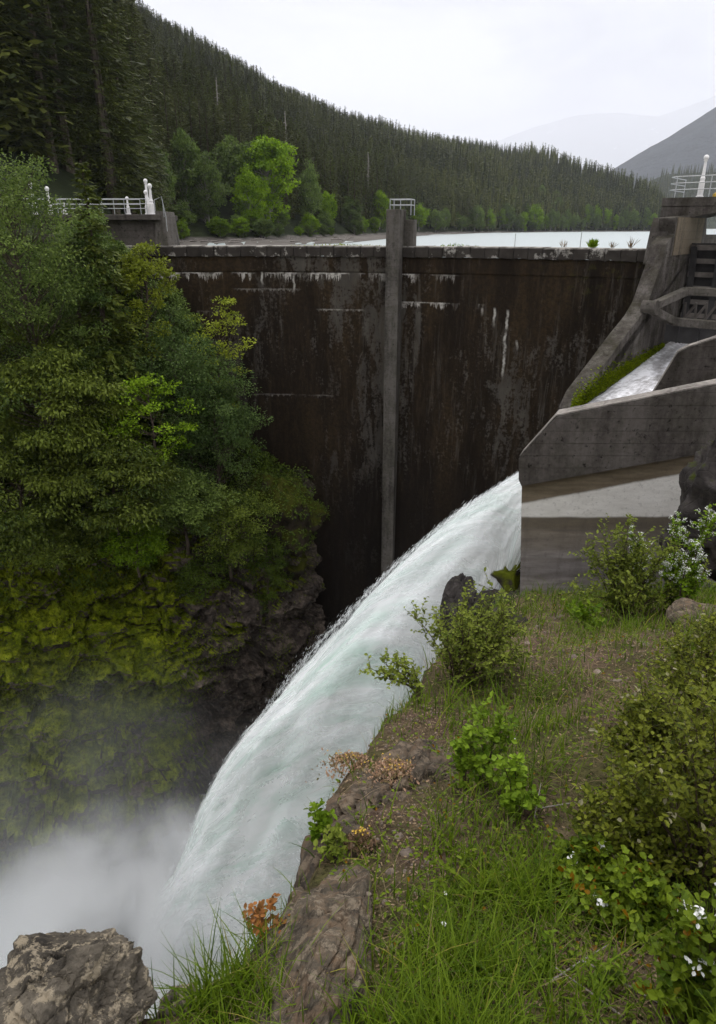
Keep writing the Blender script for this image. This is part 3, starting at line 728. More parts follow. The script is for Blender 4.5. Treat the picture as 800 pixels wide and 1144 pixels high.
# a coarse depth sweep, nearest first: a tree whose top is already covered by nearer crowns shows next to nothing
cov = np.zeros((300, 200)); inds = []
for i in sorted(vis, key=lambda i: dep[i]):
    hp = size[i]; ww = hp * 0.13
    a, b = int(max(0, tx[i] - ww) // 4), int(min(799, tx[i] + ww) // 4) + 1
    c, d = int(max(0, ty[i]) // 2), int(max(1, min(399, ty[i] + hp * 0.5)) // 2) + 1
    reg = cov[c:d, a:b]
    if reg.size and (reg < 1).mean() > 0.22: inds.append(i)
    c2, d2 = int(max(0, ty[i] + hp * 0.12) // 2), int(max(1, min(399, qy[i])) // 2) + 1
    a2, b2 = int(max(0, tx[i] - ww * .7) // 4), int(min(799, tx[i] + ww * .7) // 4) + 1
    cov[c2:d2, a2:b2] += 0.5
inds = sorted(inds, key=lambda i: -size[i])[:296]
indset = set(inds)
zone = lambda x, dp: (('tall dark conifer in the dense forest above the left railing', 'conifers behind the left railing') if x < 185 else
                      ('dark conifer on the wooded slope above the gravel beach', 'conifers above the gravel beach') if x < 420 else
                      ('slender conifer on the distant wooded slope across the lake', 'conifers on the far shore'))
for n, i in enumerate(inds):
    t_me, c_me = near_protos[gr.integers(3)] if size[i] > 105 else protos[gr.integers(6)]
    lb, grp = zone(tx[i], dep[i])
    e = empty('conifer_tree', P[i] - np.array([0, 0, 0.4]), lb, 'tree', grp, gr.random() * 6.28, (hh[i] * gr.uniform(.9, 1.15),) * 2 + (hh[i],))
    for nm, me in (('trunk', t_me), ('crown', c_me)):
        c = bpy.data.objects.new(nm, me); COL.objects.link(c); c.parent = e
fm = MB()
rest = [i for i in keep if i not in indset]
for k in range(10):
    if k < 6:
        sel = np.array([i for n, i in enumerate(rest) if n % 6 == k and size[i] < 42]); V, Q, T = far_protos[k]
    else:
        sel = np.array([i for n, i in enumerate(rest) if n % 4 == k - 6 and size[i] >= 42 and tx[i] > -60]); V, Q, T = mid_protos[k - 6]
    n = len(sel)
    if n == 0: continue
    a = gr.random(n) * 6.28; ca, sa = np.cos(a), np.sin(a); s = hh[sel] * 26 / 24
    sx = s * gr.uniform(.8, 1.65, n); X = (V[None, :, 0] * ca[:, None] - V[None, :, 1] * sa[:, None]) * sx[:, None]; Y = (V[None, :, 0] * sa[:, None] + V[None, :, 1] * ca[:, None]) * sx[:, None]
    W_ = np.stack([X + P[sel, 0][:, None], Y + P[sel, 1][:, None], V[None, :, 2] * s[:, None] + P[sel, 2][:, None]], -1)
    QQ = (Q[None] + (np.arange(n) * len(V))[:, None, None]).reshape(-1, 4)
    fm.add(W_.reshape(-1, 3), QQ, 0, np.clip(np.tile(T, n) + np.repeat(gr.normal(0, 0.22, n) + .45 * fbm(P[sel], .012, 3, 77), len(T)), 0, 1))
# low ridge at the right
n = 700; q = gr.uniform(690, 830, n); e_ = gr.random(n) ** 0.8
Yl = 1900 - (1 - e_) * 480
top = np.array([at(a, b, 1900) for a, b in zip(q, interp(q, [690, 720, 745, 800, 900], [240, 206, 196, 194, 188]))])
PZ = np.column_stack([top[:, 0] * (1 - (1 - e_) * 480 / 1900), Yl, LAKE - 1 + (top[:, 2] - LAKE + 1) * e_ ** 1.15])
V, Q, T = far_protos[0]
W_ = V[None] * gr.uniform(0.8, 1.2, n)[:, None, None] + PZ[:, None]
fm.add(W_.reshape(-1, 3), (Q[None] + (np.arange(n) * len(V))[:, None, None]).reshape(-1, 4), 0, np.tile(T, n))
tag(fm.build('forest', M['needle_far']), 'dense dark conifer forest covering the hillside and the far ridge', kind='stuff')

# bright broadleaved trees along the shore
dec_protos = []
for k in range(4):
    tr, cr = decid(16.0, 5.0 + 0.4 * k, 6.8, 120, 70, 0.62, 0.2, 300 + k, cz=0.56, flat=.5)
    dec_protos.append((tr.build('trunk', M['bark_grey'], link=False).data, {m: None for m in ()}, cr))
dec_me = {}
for k in range(4):
    for m in ('maple', 'alder'):
        dec_me[k, m] = dec_protos[k][2].build('crown', M[m], link=False).data
def shore_tree(px, base_v, hpx, k, m, label, grp, wide=1.0):
    p = hill_pt(np.array([px]), np.array([base_v]))[0]
    d = p @ FWD; s = hpx * d / F * 0.96 / 15.5
    e = empty('broadleaf_tree', p - np.array([0, 0, 0.3]), label, 'tree', grp, gr.random() * 6.28, (s * wide, s * wide, s))
    for nm, me in (('trunk', dec_protos[k][0]), ('crown', dec_me[k, m])):
        c = bpy.data.objects.new(nm, me); COL.objects.link(c); c.parent = e
near_dec = [(301, .024, 96, 0, 'maple', 'largest bright green rounded maple on the shore above the beach', 1.0),
            (262, .03, 84, 1, 'alder', 'dull green broadleaf tree left of the largest bright maple', .8),
            (279, .02, 62, 2, 'maple', 'small bright maple close against the left of the largest one', .8),
            (232, .022, 70, 3, 'alder', 'broadleaf tree among the conifers nearest the dam end', .8),
            (346, .024, 62, 2, 'alder', 'narrow broadleaf tree with a yellow edge right of the largest maple', .6),
            (365, .02, 42, 1, 'maple', 'low yellow green tree right of the dark shore conifers', .7),
            (392, .02, 34, 3, 'alder', 'small round tree by the left end of the lake water', .9),
            (424, .021, 44, 0, 'maple', 'bright green tree just left of the dam pilaster top', .8),
            (468, .02, 26, 2, 'maple', 'low bright tree just right of the dam pilaster top', 1.0),
            (155, .022, 84, 3, 'alder', 'pale green leafy tree behind the left railing', .55),
            (180, .022, 84, 1, 'alder', 'tall soft green tree behind the white post cluster', .5),
            (208, .03, 90, 0, 'alder', 'leafy tree above the shoreline beside the abutment', .6)]
for px, v, hp, k, m, lb, wd in near_dec: shore_tree(px, v, hp, k, m, lb, 'broadleaf trees on the shore', wd)
for n, px in enumerate(np.linspace(480, 727, 58)):
    shore_tree(px + gr.normal(0, 2.5), gr.uniform(.006, .03), gr.uniform(11, 28), n % 4, 'alder' if n % 3 else 'maple',
               'small pale green tree at the foot of the far wooded ridge', 'pale trees along the far shoreline', gr.uniform(.5, .95))

for n in range(46):
    px = gr.uniform(192, 430); v = gr.uniform(.012, .024)
    shore_tree(px, v, gr.uniform(9, 24) * interp(px, [190, 430], [1.3, .8]), n % 4, 'alder' if n % 3 else 'maple', 'low green bush along the edge of the gravel beach', 'bushes along the beach', gr.uniform(.9, 1.5))
for n in range(44):
    px = gr.uniform(300, 715); v = abs(gr.normal(0, .09)) + .03
    shore_tree(px, v, gr.uniform(13, 26) * interp(px, [300, 500], [1.5, 1]), n % 4, 'alder', 'dull green broadleaf tree standing among the conifers on the slope', 'broadleaf trees on the slope', gr.uniform(.5, .8))
# gravel beach between the dam and the wooded slope
bp = [(60, 282, 255), (185, 277.5, 263), (300, 274.3, 263), (385, 271.6, 262), (430, 267.0, 260), (470, 263.4, 258.6), (540, 260.2, 257.6), (640, 259.0, 257.0), (735, 258.6, 256.8)]
bq = np.linspace(60, 735, 90); b0 = interp(bq, [b[0] for b in bp], [b[1] for b in bp]); b1 = interp(bq, [b[0] for b in bp], [b[2] for b in bp])
rows = []
for v in np.linspace(0, 1, 12): rows.append([atz(a, c_, -2.95) * (1 - v) + atz(a, d_, -2.6) * v + np.array([0, 0, .25 * vnoise(np.array([a * .2, v * 6, 0.0]), 1.0, 3) * (v > .05)]) for a, c_, d_ in zip(bq, b0, b1)])
tag(MB().grid(np.array(rows)).build('beach', M['hill'], smooth=True), 'grey gravel beach between the dam and the wooded slope', kind='structure')
# dead snags
def snag(px, v, hpx, label, seed):
    g = np.random.default_rng(seed); p = hill_pt(np.array([px]), np.array([v]))[0]; h = hpx * (p @ FWD) / F
    mb = MB(); zs = np.linspace(-1, h, 7); b = np.cumsum(g.normal(0, 0.006 * h, (7, 2)), 0); pts = np.column_stack([b, zs]); mb.tube(pts, np.linspace(0.020 * h, 0.004 * h, 7), 6)
    br = MB()
    for q in range(34):
        z = h * g.uniform(0.35, 0.97); a = g.random() * 6.28; L = h * 0.11 * (1.15 - z / h) * g.uniform(.5, 1.5)
        c = np.array([np.interp(z, zs, pts[:, 0]), np.interp(z, zs, pts[:, 1]), z]); d = np.array([math.cos(a), math.sin(a), g.uniform(-.4, .25)])
        br.tube([c, c + d * L * .6, c + d * L + zz_ * L * -.15], [0.004 * h, 0.003 * h, 0.001 * h], 4, cap=False)
    e = empty('dead_tree', p, label, 'dead tree', 'dead trees on the hillside')
    mb.build('trunk', M['bark_grey'], e); br.build('bare_branches', M['bark_grey'], e)
snag(321, .05, 92, 'bare grey dead tree standing above the largest bright maple', 1)
snag(70, .12, 150, 'pale bare trunk in the dark forest above the leftmost post', 2)
snag(146, .06, 120, 'thin bare dead trunk behind the left railing', 3)
snag(248, .10, 80, 'thin grey dead trunk in the conifers above the dam end', 4)
snag(411, .06, 60, 'small grey dead tree above the trees left of the pilaster', 5)

# driftwood on the beach
gd = np.random.default_rng(41)
for k in range(22):
    px = gd.uniform(195, 400); p = atz(px, interp(px, [200, 400], [274.5, 269.5]) - gd.uniform(0, 5), -2.8); a = gd.uniform(-.5, .5); L = gd.uniform(1.5, 5)
    mb = MB(); d = np.array([math.cos(a), math.sin(a), gd.uniform(-.04, .08)])
    mb.tube([-d * L / 2, gd.normal(0, .12, 3), d * L / 2], [.28, .24, .14], 7)
    mb.tube([d * L * .1, d * L * .2 + np.array([.2, -.6, .9])], [.12, .05], 5)
    o = mb.build('driftwood_log', M['bark_grey'], smooth=True); o.scale = (.6, .6, .6); o.location = p + np.array([0, 0, .2]); tag(o, 'bleached driftwood log lying on the gravel beach beyond the dam', 'log', 'driftwood logs on the beach')

# ================================================================== the dam
dam = empty('concrete_dam', (0, 0, 0), 'tall dark stained concrete arch dam closing the gorge', 'dam')
tt = np.linspace(-0.045, 1.16, 90)
prof = [(2.6, -1.75), (0.0, -1.75), (-0.05, -6.0), (-0.25, -14.0), (-0.6, -24.0), (-1.0, -42.0)]
Pg = np.stack([dam_pt(tt, o_, z_) for o_, z_ in prof], 1)
zs = np.linspace(-1.75, -42, 40)
Pw = np.stack([dam_pt(tt, np.interp(-z_, [1.75, 6, 14, 24, 42], [0, -.05, -.25, -.6, -1.0]), z_) for z_ in zs], 1)
mb = MB(); mb.grid(Pw[:, ::-1]); mb.grid(np.stack([dam_pt(tt, 3.2, -42), dam_pt(tt, 2.9, -1.75), dam_pt(tt, 0.0, -1.75)], 1)[:, ::-1])
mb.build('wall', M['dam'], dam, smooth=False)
# crest coping: weathered blocks with open joints and chipped lower edges
mb = MB(); g = np.random.default_rng(3)
nb = 40; e = np.linspace(-0.045, 1.14, nb + 1)
for k in range(nb):
    t0, t1 = e[k] + 0.0006, e[k + 1] - 0.0006; q = np.linspace(t0, t1, 7)
    topz = CREST + g.normal(0, 0.012); f_ = -0.20 + g.normal(0, 0.012)
    low = -1.66 + vnoise(np.stack([q * 90, q * 0, q * 0 + k], -1), 1.0, 4) * 0.07
    up_ = np.full(7, topz) + vnoise(np.stack([q * 160, q * 0, q * 0 + k], -1), 1.0, 6) * 0.03
    sec = [dam_pt(q, 0.02, 0), dam_pt(q, f_ + .02, 0), dam_pt(q, f_, 0), dam_pt(q, f_ + 0.05, 0), dam_pt(q, 2.0, 0)]
    sec[0][:, 2] = low; sec[1][:, 2] = low + .02; sec[2][:, 2] = up_ - .07; sec[3][:, 2] = up_; sec[4][:, 2] = topz
    G = np.stack(sec, 1); mb.grid(G[:, ::-1])
    for r_ in (0, -1):
        mb.add(G[r_], [list(range(5)) if r_ == 0 else list(range(5))[::-1]])
mb.build('coping', M['crest'], dam)
# recessed band under the coping
mb = MB(); mb.grid(np.stack([dam_pt(tt, -0.06, -2.5), dam_pt(tt, -0.06, -1.64), dam_pt(tt, 0.3, -1.64)], 1)); mb.grid(np.stack([dam_pt(tt, 0.05, -2.52), dam_pt(tt, -0.06, -2.5)], 1))
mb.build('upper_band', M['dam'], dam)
# pilaster with its two level top and guard cage
tp_ = 0.0
for _ in range(60):
    px_ = proj(dam_pt(np.array([tp_]), -.4, -6)[0])[0]; tp_ += (px_ - 439.5) * 0.0006
pc = dam_pt(np.array([tp_]), 0, 0)[0]; nrm = dam_pt(np.array([tp_]), 1, 0)[0] - pc; tng = np.array([nrm[1], -nrm[0], 0])
ptop = at(440, 234, pc[1] - .5)[2]
pil = empty('dam_pilaster', pc + zz_ * -42, 'square grey concrete pilaster running up the middle of the dam face with a caged top', 'pilaster')
def loc(P): return np.asarray(P) - (pc + zz_ * -42)
mb = MB(); h_ = ptop + 42
mb.box(loc(pc - nrm * .48 + zz_ * (-42 + h_ / 2)), (0.80, 1.3, h_), tng, nrm, zz_); mb.build('shaft', M['conc'], pil, bevel=.04)
mb = MB(); mb.box(loc(pc + nrm * .2 + zz_ * (ptop + CREST) / 2), (0.98, 0.06, ptop - CREST), tng, nrm, zz_); mb.box(loc(pc + nrm * .75 + tng * .5 + zz_ * ((ptop - .55) + CREST) / 2), (0.95, 1.0, ptop - .55 - CREST + .02), tng, nrm, zz_)
mb.build('rear_block', M['conc'], pil, bevel=.03)
mb = MB(); c0 = pc + nrm * .3 + tng * .25
cs = [c0 + tng * a * .62 + nrm * b * .55 for a, b in ((-1, -1), (1, -1), (1, 1), (-1, 1))]
for c in cs + [(cs[0] + cs[1]) / 2]: mb.tube([loc(c + zz_ * (ptop - .3)), loc(c + zz_ * (ptop + .55))], .022, 6)
for z_ in (.25, .55):
    for a in range(4): mb.tube([loc(cs[a] + zz_ * (ptop + z_)), loc(cs[(a + 1) % 4] + zz_ * (ptop + z_))], .022, 6)
mb.build('guard_cage', M['galv'], pil)
# two thin poles and weeds on the crest
for px, top, lb in ((575, 262, 'thin grey pole on the dam crest nearer the pilaster'), (648, 261, 'thin grey pole on the dam crest beside the green weed clump')):
    c = dam_pt(np.array([(735 - px) / 545.0]), .9, CREST)[0]
    for _ in range(30): c[0] += (px - proj(c)[0]) * .02
    hz = (proj(c)[1] - top) * (c @ FWD) / F
    o = MB().tube([[0, 0, -.05], [0, 0, hz]], .022, 6).tube([[0, 0, -.03], [0, 0, .03]], .07, 8).build('crest_pole', M['galv']); o.location = c; tag(o, lb, 'pole', 'poles on the dam crest')
def weed(px, hgt, wid, n, mat, lb, seed, kind=None):
    g = np.random.default_rng(seed); c = dam_pt(np.array([(735 - px) / 545.0]), .7, CREST)[0]
    for _ in range(30): c[0] += (px - proj(c)[0]) * .02
    C = g.normal(0, 1, (n, 3)) * np.array([min(.05, wid) if kind is None else wid, .04, 0]); D = np.column_stack([g.normal(0, .5 if kind else wid * 1.5, n), g.normal(0, .4, n), np.ones(n)])
    o = MB().leaves(C, D, g.normal(0, 1, (n, 3)), hgt * g.uniform(.4, 1, n) * np.exp(-(C[:, 0] / wid / 1.6) ** 2), .010 if mat == 'dry' else .028).build('crest_weed', M[mat]); o.location = c; tag(o, lb, 'weed', 'weeds along the dam crest', kind)
weed(662, .55, .3, 260, 'bright', 'dense bright green weed clump on the dam crest', 1)
weed(705, .7, .35, 26, 'dry', 'sparse dry weed on the crest near the right pier', 2)
weed(630, .5, .3, 22, 'dry', 'sparse straw coloured weed left of the green clump', 3)
weed(684, .45, .3, 24, 'dry', 'thin pale weed between the green clump and the pier', 4)
weed(510, .25, .7, 40, 'bright', 'low green weed on the crest right of the pilaster', 5, 'stuff')
weed(380, .2, 1.6, 90, 'shrubleaf', 'low weed strip on the crest left of the pilaster', 6, 'stuff')

# ================================================================== lamp posts and railings
def lamp_post(c, h, label, grp, k=1.0):
    k *= 1.2
    e = empty('lamp_post', c, label, 'lamp post', grp)
    ps_ = MB().lathe((0, 0, 0), [(.15 * k, 0), (.15 * k, .06), (.115 * k, .08), (.115 * k, h * .36), (.085 * k, h * .40), (.10 * k, h * .46), (.068 * k, h * .50), (.052 * k, h * .86), (.085 * k, h * .88), (.04 * k, h * .91)], 12).build('post', M['white'], e, smooth=False)
    MB().ball((0, 0, h * .95), .105 * k, 12).build('globe', M['white'], ps_, smooth=True)
def railing(pts, hgt, nrails, posts, label, grp=None, r=.022, mat='galv'):
    pts = np.asarray(pts, float); e = empty('railing', pts[0], label, 'railing', grp); q = pts - pts[0]
    seg = np.concatenate([[0], np.cumsum(np.linalg.norm(np.diff(q, axis=0), axis=1))])
    P = lambda s: np.array([np.interp(s, seg, q[:, i]) for i in range(3)])
    for s in np.linspace(0, seg[-1], posts): MB().tube([P(s) + zz_ * -.02, P(s) + zz_ * hgt], r, 6).build('post', M[mat], e)
    for k in range(nrails):
        z = hgt * (1 - k * .31); MB().tube([p + zz_ * z for p in q], r, 6).build('rail', M[mat], e)

# left abutment
DY = 45.0; dz = at(115, 239.5, DY)[2]
lab = empty('left_abutment', at(120, 300, DY), 'dark concrete abutment block with a projecting deck at the left end of the dam', 'abutment'); ob = np.array(lab.location)
mb = MB(); x0, x1 = at(10, 240, DY)[0], at(178, 240, DY)[0]
mb.box(np.array([(x0 + x1) / 2, DY + 2.2, dz - .16]) - ob, (x1 - x0, 4.6, .32)); mb.build('deck', M['conc_dark'], lab, bevel=.04)
mb = MB(); xa, xb = at(40, 240, DY)[0], at(174, 240, DY)[0]
mb.box(np.array([(xa + xb) / 2, DY + 2.6, dz - .32 - 8]) - ob, (xb - xa, 4.4, 16)); mb.build('block', M['conc_dark'], lab, bevel=.05)
mb = MB(); X = lambda px, py: at(px, py, DY + .2) - ob
mb.prism([X(173.5, 236), X(181, 236), X(186, 262), X(190, 284), X(196, 420), X(175, 420)], (0, 3, 0)); mb.build('stepped_end', M['conc'], lab, bevel=.04)
lp = lambda px, Y: np.array([at(px, 240, Y)[0], Y, dz])
railing([lp(16, 45.15), lp(57, 45.15), lp(165, 45.15)], .86, 3, 7, 'galvanised pipe railing along the front of the left abutment deck')
railing([lp(40, 49), lp(158, 49)], .95, 2, 5, 'second pipe railing at the back of the left abutment deck')
railing([lp(174, 45.3), at(182, 236, 45.3), at(187, 258, 45.3)], .8, 1, 3, 'short handrail sloping down at the right end of the left abutment')
lamp_post(lp(57, 45.4), 1.5, 'white globe topped post at the left part of the left railing', 'white posts on the left abutment')
lamp_post(lp(40, 48.5), 1.9, 'leftmost white globe topped post half hidden by leaves', 'white posts on the left abutment')
lamp_post(lp(166.5, 46.4), 2.0, 'tallest white post of the cluster at the right end of the left railing', 'white posts on the left abutment')
lamp_post(lp(170.5, 45.3), 1.65, 'right hand white post of the cluster beside the sloping handrail', 'white posts on the left abutment', 1.1)
lamp_post(lp(165.5, 45.5), 1.3, 'shortest white post of the cluster at the railing end', 'white posts on the left abutment')
lamp_post(lp(144, 45.5), .95, 'short white post in the middle of the left railing', 'white posts on the left abutment', .8)
lamp_post(lp(73, 45.5), .6, 'stubby white post low behind the left railing', 'white posts on the left abutment', .8)

# ================================================================== spillway pier, deck, gate
ip = lambda px, py, off=0.0: onplane(px, py, np.array([P0[0], P0[1], 0]) + wv * off, wv)
org = np.array([P0[0], P0[1], -3.4])
sp = empty('spillway_pier', org, 'tall weathered concrete spillway pier with a sloping downstream edge', 'pier')
outl = [(754, 243), (790, 239), (789, 262), (800, 262), (830, 330), (800, 400), (748, 383), (640, 464), (641, 480), (643, 458), (651, 440), (679, 402), (700, 373), (715, 354), (724, 338), (740, 292), (745, 272), (754, 262)]
IN = np.array([ip(*p) for p in outl])
mb = MB(); mb.prism(IN - org, -wv * .72); pw_ = mb.build('pier_wall', M['conc_rough'], sp, bevel=.06)
# thicker weathered nose along the downstream edge
dfl = st(ip(740, 221, -1.45)); sf = dfl[0]; ztop = dfl[2]
zb_ = ip(740, 243, -1.45)[2]
mb = MB(); T0, T1 = -1.45, 14.0
mb.hexa([pier(s, t, z) - org for z in (ztop - .42, ztop) for s in (sf, sf + 3.6) for t in (T0, T1)]); mb.build('deck', M['conc_rough'], sp, bevel=.04)
mb = MB()
mb.prism([pier(sf + .03, T0 + .02, ztop - .425) - org, pier(sf + .03, 2.9, ztop - .425) - org, pier(sf + .03, .05, zb_) - org, pier(sf + .03, T0 + .02, zb_) - org], u * 3.4); mb.build('bracket', M['conc_rough'], sp, bevel=.03)
mb = MB(); q = ip(757, 243, .0); s1, _, z1 = st(q); s2, _, z2 = st(ip(788, 240)); zl = ip(770, 272)[2]
mb.hexa([pier(s, t, z) - org for z in (zl - .5, zb_ - .02) for s in (s1 + .1, s2 - .05) for t in (.0, .05)]); mb.build('recess_panel', M['conc_tan'], pw_)
# step at the right of the upper nose
mb = MB(); mb.prism([ip(*p, -.3) - org for p in ((748, 252), (751, 243), (763, 243), (760, 296), (738, 296))], -wv * .85); mb.build('nose_step', M['conc_rough'], pw_, bevel=.04)
rp_ = [pier(sf + 3.3, T0 + .12, ztop), pier(sf + .7, T0 + .12, ztop), pier(sf + .25, T0 + .4, ztop), pier(sf + .12, T0 + 1.0, ztop), pier(sf + .12, T1 - .3, ztop)]
railing(rp_, .95, 3, 12, 'rounded pipe railing round the deck of the right spillway pier')
c = pier(sf + .45, 0, ztop)
for _ in range(60): c = c + wv * (781.5 - proj(c)[0]) * .01
lamp_post(c, 1.85, 'single tall white globe topped post on the right pier deck', None, 1.0)
for k, off in enumerate((.75, 1.15)):
    cc = c + wv * off + u * -.1
    o = MB().box((0, 0, .07), (.22, .2, .14)).box((0, 0, .16), (.1, .1, .06)).build('marker_block', M['yellow'], bevel=.02); o.location = cc; tag(o, 'small yellow block on the right pier deck edge', 'block', 'yellow blocks on the pier deck')

# radial gate
gt = empty('radial_gate', org, 'dark curved steel spillway gate with ribs and arms beside the right pier', 'gate')
sg, _, zg = st(ip(757, 273)); zh = P0[2]; GR = math.hypot(sg + 2.6, zg - zh) ; sc0 = 0.0
sg = sg + 2.4; GR = math.hypot(sg, zg - zh); th1 = math.atan2(zg - zh, sg); th0 = -0.52
th = np.linspace(th0, th1, 16)
gp = lambda a, t, r=0.0: pier((GR + r) * math.cos(a), t, zh + (GR + r) * math.sin(a)) - org
TW = 9.0
mb = MB(); mb.grid([[gp(a, t) for t in np.linspace(.04, TW, 6)] for a in th]); mb.grid([[gp(a, t, .05) for t in np.linspace(.04, TW, 6)] for a in th][::-1]); mb.build('skin_plate', M['gate'], gt)
for t in (.25, 1.45, 2.65, 3.85, 5.05, 6.25, 7.5):
    mb = MB()
    for a, b in zip(th[:-1], th[1:]):
        mb.hexa([gp(aa, tt_, rr) for rr in (-.34, -.01) for aa in (a, b) for tt_ in (t, t + .09)]); mb.hexa([gp(aa, tt_, rr) for rr in (-.40, -.341) for aa in (a, b) for tt_ in (t - .1, t + .19)])
    mb.build('curved_rib', M['gate'], gt)
for a in np.linspace(th0 + .05, th1 - .02, 9):
    mb = MB(); mb.hexa([gp(aa, tt_, rr) for rr in (-.24, -.005) for aa in (a, a + .012) for tt_ in (.06, TW - .05)]); mb.hexa([gp(aa, tt_, rr) for rr in (-.27, -.241) for aa in (a - .014, a + .024) for tt_ in (.06, TW - .05)])
    mb.build('stiffener', M['gate_rib'], gt)
def beam(A, B, wd, hg, name, mat):
    A, B = np.asarray(A, float), np.asarray(B, float); d = unit(B - A); s = unit(np.cross(d, zz_)); n_ = np.cross(s, d)
    MB().box((A + B) / 2, (np.linalg.norm(B - A), wd, hg), d, s, n_).build(name, M[mat], gt, bevel=.03)
sH, _, zH = st(ip(716, 343)); hinge = pier(sH + .4, .35, zH) - org
def pick(px, py, s): return onplane(px, py, pier(s, 0, 0), u)
ja = pick(767, 325, 2.6) - org; jb = pick(752, 359, 1.6) - org
beam(hinge, ja, .4, .34, 'upper_arm', 'conc'); beam(ja, ja + wv * 7, .5, .36, 'upper_girder', 'conc')
beam(hinge - zz_ * .12, jb, .4, .34, 'lower_arm', 'conc'); beam(jb, jb + wv * 7 - zz_ * .1, .5, .36, 'lower_girder', 'conc')
MB().tube([pier(sH + .3, -.02, zH) - org, pier(sH + .3, .62, zH) - org], .3, 12).build('hinge_pin', M['conc_dark'], gt)
for k in range(3):
    q0 = pick(766 + 12 * k, 338, 3.0) - org; beam(q0, q0 + np.array([.25, .3, -1.3]), .09, .12, 'strut', 'gate_rib')
    beam(q0 + wv * .5, q0 + np.array([-.1, .3, -1.3]), .09, .12, 'strut', 'gate_rib')
# low sill frame below the gate
mb = MB(); q0 = pick(757, 364, 2.2) - org; mb.box(q0 + wv * 3 - zz_ * .35, (7, .25, .8), wv, u, zz_)
for k in range(8): mb.box(q0 + wv * (.1 + .9 * k) - zz_ * .35 - u * .14, (.1, .1, .86), wv, u, zz_)
mb.build('sill_frame', M['gate'], gt)

# chute floor with water
A = ip(748, 383); B = ip(637, 464)
sA, _, zA = st(A); sB, _, zB = st(B)
def chute_z(s): return zB + (zA - zB) * (s - sB) / (sA - sB) if s > sB else zB + (s - sB) * 0.8
rows = []
g_s = np.linspace(sB - 7.0, sA + 3.5, 40)
for s in g_s: rows.append([pier(s, t, chute_z(s) + .05 * math.sin(t * 2.2 + s * .5)) for t in np.linspace(0.0, 12.0, 26)])
Pc = np.array(rows)
Pc[..., 2] += 0.09 * fbm(Pc @ np.array([[.62 * .35, .785, 0], [.785 * .35, -.62, 0], [0, 0, 0.0]]), 1.2, 4, 3)
mb = MB().grid(Pc[:, ::-1]); f0 = mb.f[0]; yy = mb.v[0][:, 1]
kp = (yy[f0[0]] > 20.5).all(1); mb.f[0] = (f0[0][kp], 0, f0[2][kp])      # the water ends behind the front chute wall
o = mb.build('spillway_water', M['chute'], smooth=True)
tag(o, 'thin white streaked water sliding down the sloping spillway chute', kind='structure')
# moss fringe along the foot of the pier wall
g = np.random.default_rng(8); n = 5200; s = g.uniform(sB - .2, sA - 1.2, n); hgt = np.abs(g.normal(0, .30, n)) * np.interp(s, [sB, sB + 1.5, sA - 1.2], [1.2, 1.5, .25])
C = np.array([pier(a, .012, chute_z(a) + .10 + b) for a, b in zip(s, hgt)]) - org
o = MB().leaves(C, wv + g.normal(0, .6, (n, 3)) - zz_ * .5, g.normal(0, 1, (n, 3)) + wv, g.uniform(.06, .14, n), .035, shape='diamond').build('moss_fringe', M['moss'], pw_)

# ================================================================== chute walls
FY = 19.6
fo = at(700, 560, FY); cw = empty('chute_wall', fo, 'massive grey concrete chute wall with a thick overhanging top and a pale scoured wedge below', 'wall')
sl_ = np.array([0.42, 1.0, 0.0])
q = lambda px, py, Y=FY: at(px, py, Y) - fo
ol = [(579.5, 512), (621, 466), (800, 431), (1050, 382), (1050, 458), (751, 513), (582.5, 543), (579.5, 536)]
mb = MB().prism([q(*p) for p in ol], sl_ * .8); mb.build('overhanging_top', M['conc_dark'], cw, bevel=.05)
mb = MB().prism([q(*p, FY + .22) for p in ((583, 541), (751, 510), (1050, 455), (1050, 780), (579, 780))], sl_ * 2.4)
mb.build('banded_lower_face', M['band'], cw, bevel=.06)
# strip of paler concrete laid along the top edge
tw = [(580.5, 509), (621, 463.7), (800, 428.6), (1050, 379.6)]
mb = MB()
for a, b in zip(tw[:-1], tw[1:]):
    pa, pb = q(a[0], a[1] + 1.2, FY + .06), q(b[0], b[1] + 1.2, FY + .06); d_ = sl_ * .62
    mb.hexa([pa, pb, pa + d_, pb + d_, pa + zz_ * .045, pb + zz_ * .045, pa + d_ + zz_ * .045, pb + d_ + zz_ * .045])
mb.build('pale_top', M['conc_light'], cw)
dvo = at(760, 430, 23.0); dv = empty('divider_wall', dvo, 'dark concrete divider wall with a pale sloping top behind the chute wall', 'wall')
q2 = lambda px, py, Y=23.0: at(px, py, Y) - dvo
mb = MB().prism([q2(*p) for p in ((728, 442), (757, 395), (768, 389), (805, 377), (1000, 320), (1000, 520), (726, 520))], sl_ * .5); mb.build('wall_body', M['conc_dark'], dv, bevel=.04)
mb = MB()
for a, b in zip([(728.5, 440), (757, 393.6), (768, 387.6), (805, 375.6)], [(757, 393.6), (768, 387.6), (805, 375.6), (1000, 318.6)]):
    pa, pb = q2(a[0], a[1] + 1, 23.04), q2(b[0], b[1] + 1, 23.04); d_ = sl_ * .42
    mb.hexa([pa, pb, pa + d_, pb + d_, pa + zz_ * .04, pb + zz_ * .04, pa + d_ + zz_ * .04, pb + d_ + zz_ * .04])
mb.build('pale_top', M['conc_light'], dv)  # paler concrete strip over the divider's top edge

